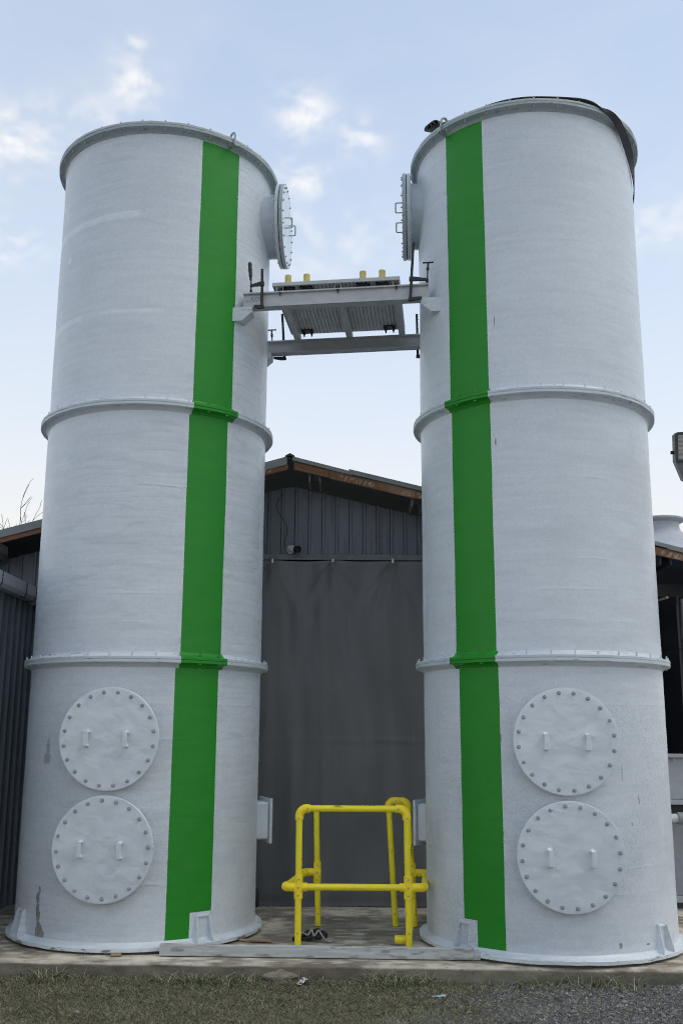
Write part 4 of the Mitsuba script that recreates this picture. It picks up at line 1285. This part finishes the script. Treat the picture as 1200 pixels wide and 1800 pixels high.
for hx, hz in HOOKS:
    put('hook', moved(cat(box(-.012, .012, -.006, 0, -.036, .030, .003), rod((0, -.007, .022), (0, -.013, .022), .007, 10), rod((0, -.007, -.022), (0, -.011, -.022), .006, 10)), frame((hx, YW - .105, hz), (1, 0, 0), (0, 1, 0), (0, 0, 1))), 'mat_white_plate', key, False)
put('gap_strip', box(-1.75, 1.70, YW - .115, YW - .092, -.078, -.052), 'mat_black_plastic', key, False)  # black strip set in place of the dark gap under the curtain

# security camera on the lintel
key = thing('security_camera', 'small pale security camera fixed to the shed lintel above the curtain', 'camera')
cp = np.array([-.515, YW - .10, 3.560])
put('mount', cat(moved(trimesh.creation.cylinder(.045, .02, sections=20), frame(cp + (-.03, .065, .0), (1, 0, 0), (0, 0, -1), (0, -1, 0))), rod(cp + (-.03, .06, 0), cp + (-.01, .0, -.01), .018, 12)), 'mat_white_plate', key, 30)
dirc = np.array([.75, -.62, -.2])
dirc /= np.linalg.norm(dirc)
xc = np.cross(dirc, [0, 0, 1])
xc /= np.linalg.norm(xc)
Fc = frame(cp, xc, np.cross(dirc, xc), dirc)
put('housing', moved(lathe([(0, -.07), (.026, -.068), (.034, -.055), (.036, .03), (.034, .034), (0, .034)], 20), Fc), 'mat_white_plate', key, 40)
put('hood', moved(lathe([(.030, .030), (.0365, .032), (.037, .082), (.033, .084), (.031, .060), (0, .056)], 20), Fc), 'mat_black_plastic', key, 40)
put('cable', tube(spline([cp + (-.03, .06, .02), cp + (-.09, .062, .05), cp + (-.07, .064, .22), cp + (-.13, .066, .36), cp + (-.12, .068, .62)], 30), .003, 6), 'mat_black_plastic', key, 40)

# annex on the left: ribbed wall, gutter
annex = thing('lean_to', 'low annex of dark corrugated sheet with a grey eaves gutter, left of the left tower', 'building')
XA = -3.245
y = 7.4
while y < YW - .03:
    q = np.array([(0, 0), (.074, 0), (.086, .075), (.128, .075), (.140, 0), (.1785, 0)])
    k = len(q)
    V = np.array([(XA + dx - .0, y + d_, -.05) for d_, dx in q] + [(XA + dx * .9, y + d_, 3.0) for d_, dx in q])
    f = np.array([[i, k + i + 1, i + 1] for i in range(k - 1)] + [[i, k + i, k + i + 1] for i in range(k - 1)])
    put('cladding_panel', trimesh.Trimesh(V, f[:, ::-1], process=False), 'mat_clad_annex', annex, False)
    y += .179
g = .0055
GP = [(XA + .042, 3.135), (XA + .042, 3.035), (XA + .065, 3.000), (XA + .150, 3.000), (XA + .172, 3.040), (XA + .172, 3.145), (XA + .180, 3.150), (XA + .180, 3.143), (XA + .166, 3.140), (XA + .166, 3.042), (XA + .146, 3.006), (XA + .069, 3.006), (XA + .048, 3.037), (XA + .048, 3.135)]
GP = [(x_, z_ - .085) for x_, z_ in GP]
gut = Polygon(GP).buffer(0)
for y0, y1 in ((7.0, 9.05), (9.052, 10.32), (10.322, 11.6)):
    put('gutter', prism_xz(gut, y0, y1), 'mat_gutter', annex, False)
for yb in (8.2, 9.08, 9.80, 10.12):
    put('gutter_strap', prism_xz(gut.buffer(.004).difference(gut.buffer(-.001)), yb, yb + .018), 'mat_dark_frame', annex, False)
put('gutter_joint', prism_xz(gut.buffer(.014).difference(gut.buffer(-.001)), 10.29, 10.37), 'mat_gutter', annex, 30)
put('roof', prism_xz([(XA - 3.0, 3.62), (XA + .06, 3.075), (XA + .06, 3.063), (XA - 3.0, 3.608)], 7.0, YW - .03), 'mat_roof', annex, False)
put('end_wall', box(XA - 3.0, XA - .01, 7.37, 7.395, -.1, 3.05), 'mat_clad_annex', annex, False)

# grey box unit of the right bay, with flanged seams and a white pipe in front
key = thing('plant_cabinet', 'grey boxed plant unit with bolted ledges beside the right tower', 'cabinet')
put('upper_panel', box(2.75, 5.4, YW + .0, YW + .5, .985, 1.40, .006), 'mat_grey_grp', key, False)
put('top_ledge', cat(box(2.75, 5.4, YW - .06, YW + .5, 1.402, 1.440, .004), moved(trimesh.creation.cylinder(.012, .03, sections=6), frame((3.435, YW - .03, 1.385), (1, 0, 0), (0, 1, 0), (0, 0, 1)))), 'mat_grey_grp', key, False)
put('middle_ledge', box(2.75, 5.4, YW - .06, YW + .5, .935, .983, .004), 'mat_grey_grp', key, False)
put('recess', box(2.75, 5.4, YW + .06, YW + .5, .80, .933), 'mat_dark_frame', key, False)
put('lower_panel', box(2.75, 5.4, YW + .02, YW + .5, .05, .80, .006), 'mat_grey_grp_dark', key, False)
put('bottom_ledge', box(2.75, 5.4, YW - .05, YW + .5, -.01, .048, .004), 'mat_grey_grp', key, False)
put('skid', box(2.78, 5.38, YW - .02, YW + .5, -.09, -.012), 'mat_dark_frame', key, False)
key = thing('drain_pipe', 'white plastic pipe with a grey coupling beside the right tower', 'pipe')
put('pipe', rod((2.35, YW - .20, .815), (5.0, YW - .20, .815), .043, 20), 'mat_white_pvc', key, 40)
cpl = put('coupling', moved(lathe([(.044, 0), (.058, 0), (.060, .004), (.060, .09), (.058, .094), (.044, .094)], 24), frame((3.385, YW - .20, .815), (0, 1, 0), (0, 0, 1), (1, 0, 0))), 'mat_grey_grp_dark', key, 40)
put('bracket', cat([box(x_ - .015, x_ + .015, YW - .20, YW + .03, .755, .770) for x_ in (2.9, 4.4)]), 'mat_dark_frame', key, False)

# tank behind the shed
key = thing('storage_tank', 'pale grey tank top with a flanged neck rising behind the shed roof', 'tank')
tc = (5.47, 17.0)
Mt = frame((tc[0], tc[1], 0), (1, 0, 0), (0, 1, 0), (0, 0, 1))
put('body', moved(lathe([(1.5, -.1), (1.5, 3.98), (1.48, 4.05), (.36, 5.02), (.325, 5.07), (.318, 5.13), (.325, 5.24)], 96), Mt), 'mat_grey_grp', key, 30)
put('neck_flange', moved(lathe([(.325, 5.18), (.40, 5.215), (.415, 5.225), (.418, 5.25), (.412, 5.258), (0, 5.258)], 96), Mt), 'mat_grey_grp', key, 30)

# floodlight at the right edge, on its pole
key = thing('floodlight', 'dark grey floodlight with a ribbed lens at the right edge, beside the right tower', 'light')
F = frame((2.885, 8.0, 3.875), (math.cos(.15), -math.sin(.15), 0), (math.sin(.15), math.cos(.15), 0), (0, 0, 1))
F = F @ frame((0, 0, 0), (1, 0, 0), (0, .97, .22), (0, -.22, .97))
hs = Polygon([(-.145, -.045), (-.145, .175), (-.125, .195), (.125, .195), (.145, .175), (.145, -.045), (.085, -.205), (.065, -.215), (-.065, -.215), (-.085, -.205)])
put('housing', moved(prism_xz(hs, -.03, .10), F), 'mat_lamp_body', key, False)
rim = Polygon([(-.140, -.050), (-.140, .172), (-.122, .190), (.122, .190), (.140, .172), (.140, -.050)])
put('bezel', moved(prism_xz(rim.difference(rim.buffer(-.016)), -.046, -.031), F), 'mat_dark_frame', key, False)
put('lens', moved(prism_xz(rim.buffer(-.017), -.040, -.031), F), 'mat_lamp_lens', key, False)
for s in (-1, 1):
    put('pivot', moved(rod((s * .145, .03, .03), (s * .172, .03, .03), .014, 10), F), 'mat_dark_steel', key, 30)
pt = (F @ np.array([0.05, .10, .05, 1]))[:3]
put('arm', tube([pt, pt + (.01, .06, 0), pt + (.10, .09, .0), pt + (.62, .09, .0)], .022, 12), 'mat_dark_steel', key, 40)
put('pole', cat(rod((pt[0] + .60, pt[1] + .08, -.12), (pt[0] + .60, pt[1] + .08, pt[2] + .35), .045, 18)), 'mat_dark_steel', key, 40)

# ------------------------------------------------------------------ bare trees behind the roof
def tree(x, y, h, seed, label):
    r = np.random.default_rng(seed)
    key = thing('bare_tree', label, 'tree', 'leafless trees behind the shed')
    trunk, twigs = [], []

    def grow(p, d, L, rad, level):
        n = 5
        pts = [p]
        for i in range(n):
            d = d + r.normal(0, .10, 3) + np.array([0, 0, .045])
            d /= np.linalg.norm(d)
            pts.append(pts[-1] + d * L / n)
        rr_ = np.linspace(rad, rad * .55, n + 1)
        (trunk if level < 2 else twigs).append(tube(pts, np.maximum(rr_, .006), 8 if level < 2 else 4, level < 1))
        if level >= 5:
            return
        for k in range(4 if level < 3 else 3):
            t = r.uniform(.35, 1.0) if level else r.uniform(.32, 1)
            q = np.array(pts[min(n, int(t * n))])
            ax = r.normal(0, 1, 3)
            ax -= d * (ax @ d)
            ax /= np.linalg.norm(ax)
            nd = d * math.cos(.62) + ax * math.sin(.62) * r.uniform(.7, 1.25)
            grow(q, nd / np.linalg.norm(nd), L * r.uniform(.52, .74), rad * (.50 if level else .45), level + 1)
        grow(np.array(pts[-1]), d, L * .68, rad * .55, level + 1)

    grow(np.array([x, y, -.2]), np.array([0, 0, 1.0]), h * .42, h * .012, 0)
    put('trunk', cat(trunk), 'mat_bark', key, 40)
    put('crown', cat(twigs), 'mat_bark', key, False)


tree(-9.7, 27.0, 7.6, 3, 'leafless tree behind the shed roof, at the left edge of the picture')
tree(-9.3, 29.5, 7.6, 8, 'leafless tree rising behind the left tower above the shed roof')
tree(11.0, 30.0, 7.2, 5, 'leafless tree behind the pale tank, at the right edge of the picture')

# ------------------------------------------------------------------ litter
key = thing('rope_bundle', 'black and grey tangle of rag and cord on the concrete beside the left rail post', 'rag')
pts = [(-.372, 8.66, .012), (-.33, 8.66, .022), (-.30, 8.70, .035), (-.25, 8.66, .03), (-.22, 8.72, .055), (-.18, 8.67, .03), (-.15, 8.72, .055), (-.12, 8.66, .035), (-.16, 8.63, .03), (-.22, 8.64, .025), (-.27, 8.63, .02), (-.31, 8.64, .02), (-.24, 8.69, .06), (-.17, 8.70, .065), (-.13, 8.70, .04), (-.10, 8.69, .03)]
put('black_cloth', tube(spline(pts, 90), .015 + .006 * np.sin(np.arange(90) * .8), 8), 'mat_rag_black', key, 40)
pts = [(-.385, 8.655, .008), (-.35, 8.655, .012), (-.29, 8.68, .052), (-.25, 8.65, .045), (-.225, 8.69, .078), (-.20, 8.64, .04), (-.17, 8.68, .07), (-.14, 8.64, .045), (-.11, 8.60, .02), (-.08, 8.57, .010), (-.05, 8.60, .012), (-.055, 8.63, .016), (-.09, 8.585, .009)]
put('grey_cord', tube(spline(pts, 90), .0075, 7), 'mat_rag_grey', key, 40)
pm = box(-.13, .13, -.022, .022, 0, .016, .003)
pm = pm.subdivide().subdivide()
pm.vertices += np.stack([npnoise(pm.vertices[:, 0] * 40, pm.vertices[:, 1] * 40, 2, 5, 2) * .010, npnoise(pm.vertices[:, 0] * 30, pm.vertices[:, 1] * 60, 3, 6, 2) * .012, np.maximum(-pm.vertices[:, 2], npnoise(pm.vertices[:, 0] * 30, pm.vertices[:, 1] * 30, 4, 7, 2) * .006)], 1)
k = put('wood_offcut', moved(pm, frame((-.665, 8.60, .0), (.995, -.08, 0), (.08, .995, 0), (0, 0, 1))), 'mat_wood')
name_it(k, 'splintered brown wood offcut on the concrete beside the left tower base', 'wood')
pm2 = moved(pm, np.diag([.30, 1.0, .9, 1]))
k = put('wood_offcut', moved(pm2, frame((-1.66, 8.055, -.002), (.96, .25, 0), (-.25, .96, 0), (0, 0, 1))), 'mat_wood')
name_it(k, 'small rusty brown wood chip under the front rim of the left tower', 'wood')
# crumpled packet
r2 = np.random.default_rng(2)
ux, uy = np.meshgrid(np.linspace(-.045, .045, 9), np.linspace(-.03, .03, 7), indexing='ij')
uz = .040 * np.maximum(0, 1 - np.abs(ux + .35 * uy - .008) / .042) + r2.normal(0, .004, ux.shape) + .002
k = put('crumpled_wrapper', moved(trimesh.Trimesh(np.stack([ux + r2.normal(0, .002, ux.shape), uy, uz], -1).reshape(-1, 3), grid_faces(9, 7), process=False), frame((-.245, 7.62, GZ + .006), (1, .1, 0), (-.1, 1, 0), (0, 0, 1))), 'mat_foil')
name_it(k, 'crumpled red and silver wrapper lying in the grass', 'litter')
uz = .004 + .010 * (ux + .045) / .09 + r2.normal(0, .0008, ux.shape)
k = put('paper_scrap', moved(trimesh.Trimesh(np.stack([ux, uy * .75, uz], -1).reshape(-1, 3), grid_faces(9, 7), process=False), frame((.668, 7.28, GZ + .006), (1, -.1, 0), (.1, 1, 0), (0, 0, 1))), 'mat_paper')
name_it(k, 'pale blue scrap of paper lying on the gravel', 'paper')
# broken stone under the slab edge
st = trimesh.creation.icosphere(3, 1.0)
v = st.vertices * np.array([.14, .05, .030])
v += st.vertices * (meshkit.fbm(v * 14 + 3, 4, 3) - .5)[:, None] * .06
k = put('broken_stone', moved(trimesh.Trimesh(v, st.faces, process=False), frame((-.42, 7.785, GZ + .022), (1, 0, 0), (0, 1, 0), (0, 0, 1))), 'mat_stone', None, 40)
name_it(k, 'tan lump of broken concrete half buried against the slab edge', 'stone')
# hose behind the left tower
key = thing('oil_can', 'dark oil can partly hidden behind the left tower base', 'can')
oc = frame((-.845, 10.42, -.022), (1, 0, 0), (0, 1, 0), (0, 0, 1))
put('body', moved(lathe([(0, 0), (.055, 0), (.060, .006), (.060, .10), (.05, .125), (.018, .14), (.018, .15), (0, .15)], 24), oc), 'mat_black_plastic', key, 40)
put('handle', moved(tube(arc3((.015, -.02, .13), (1, 0, 0), (0, 0, 1), .038, -.2, PI + .2, 12), .006, 8), oc), 'mat_dark_steel', key, 40)
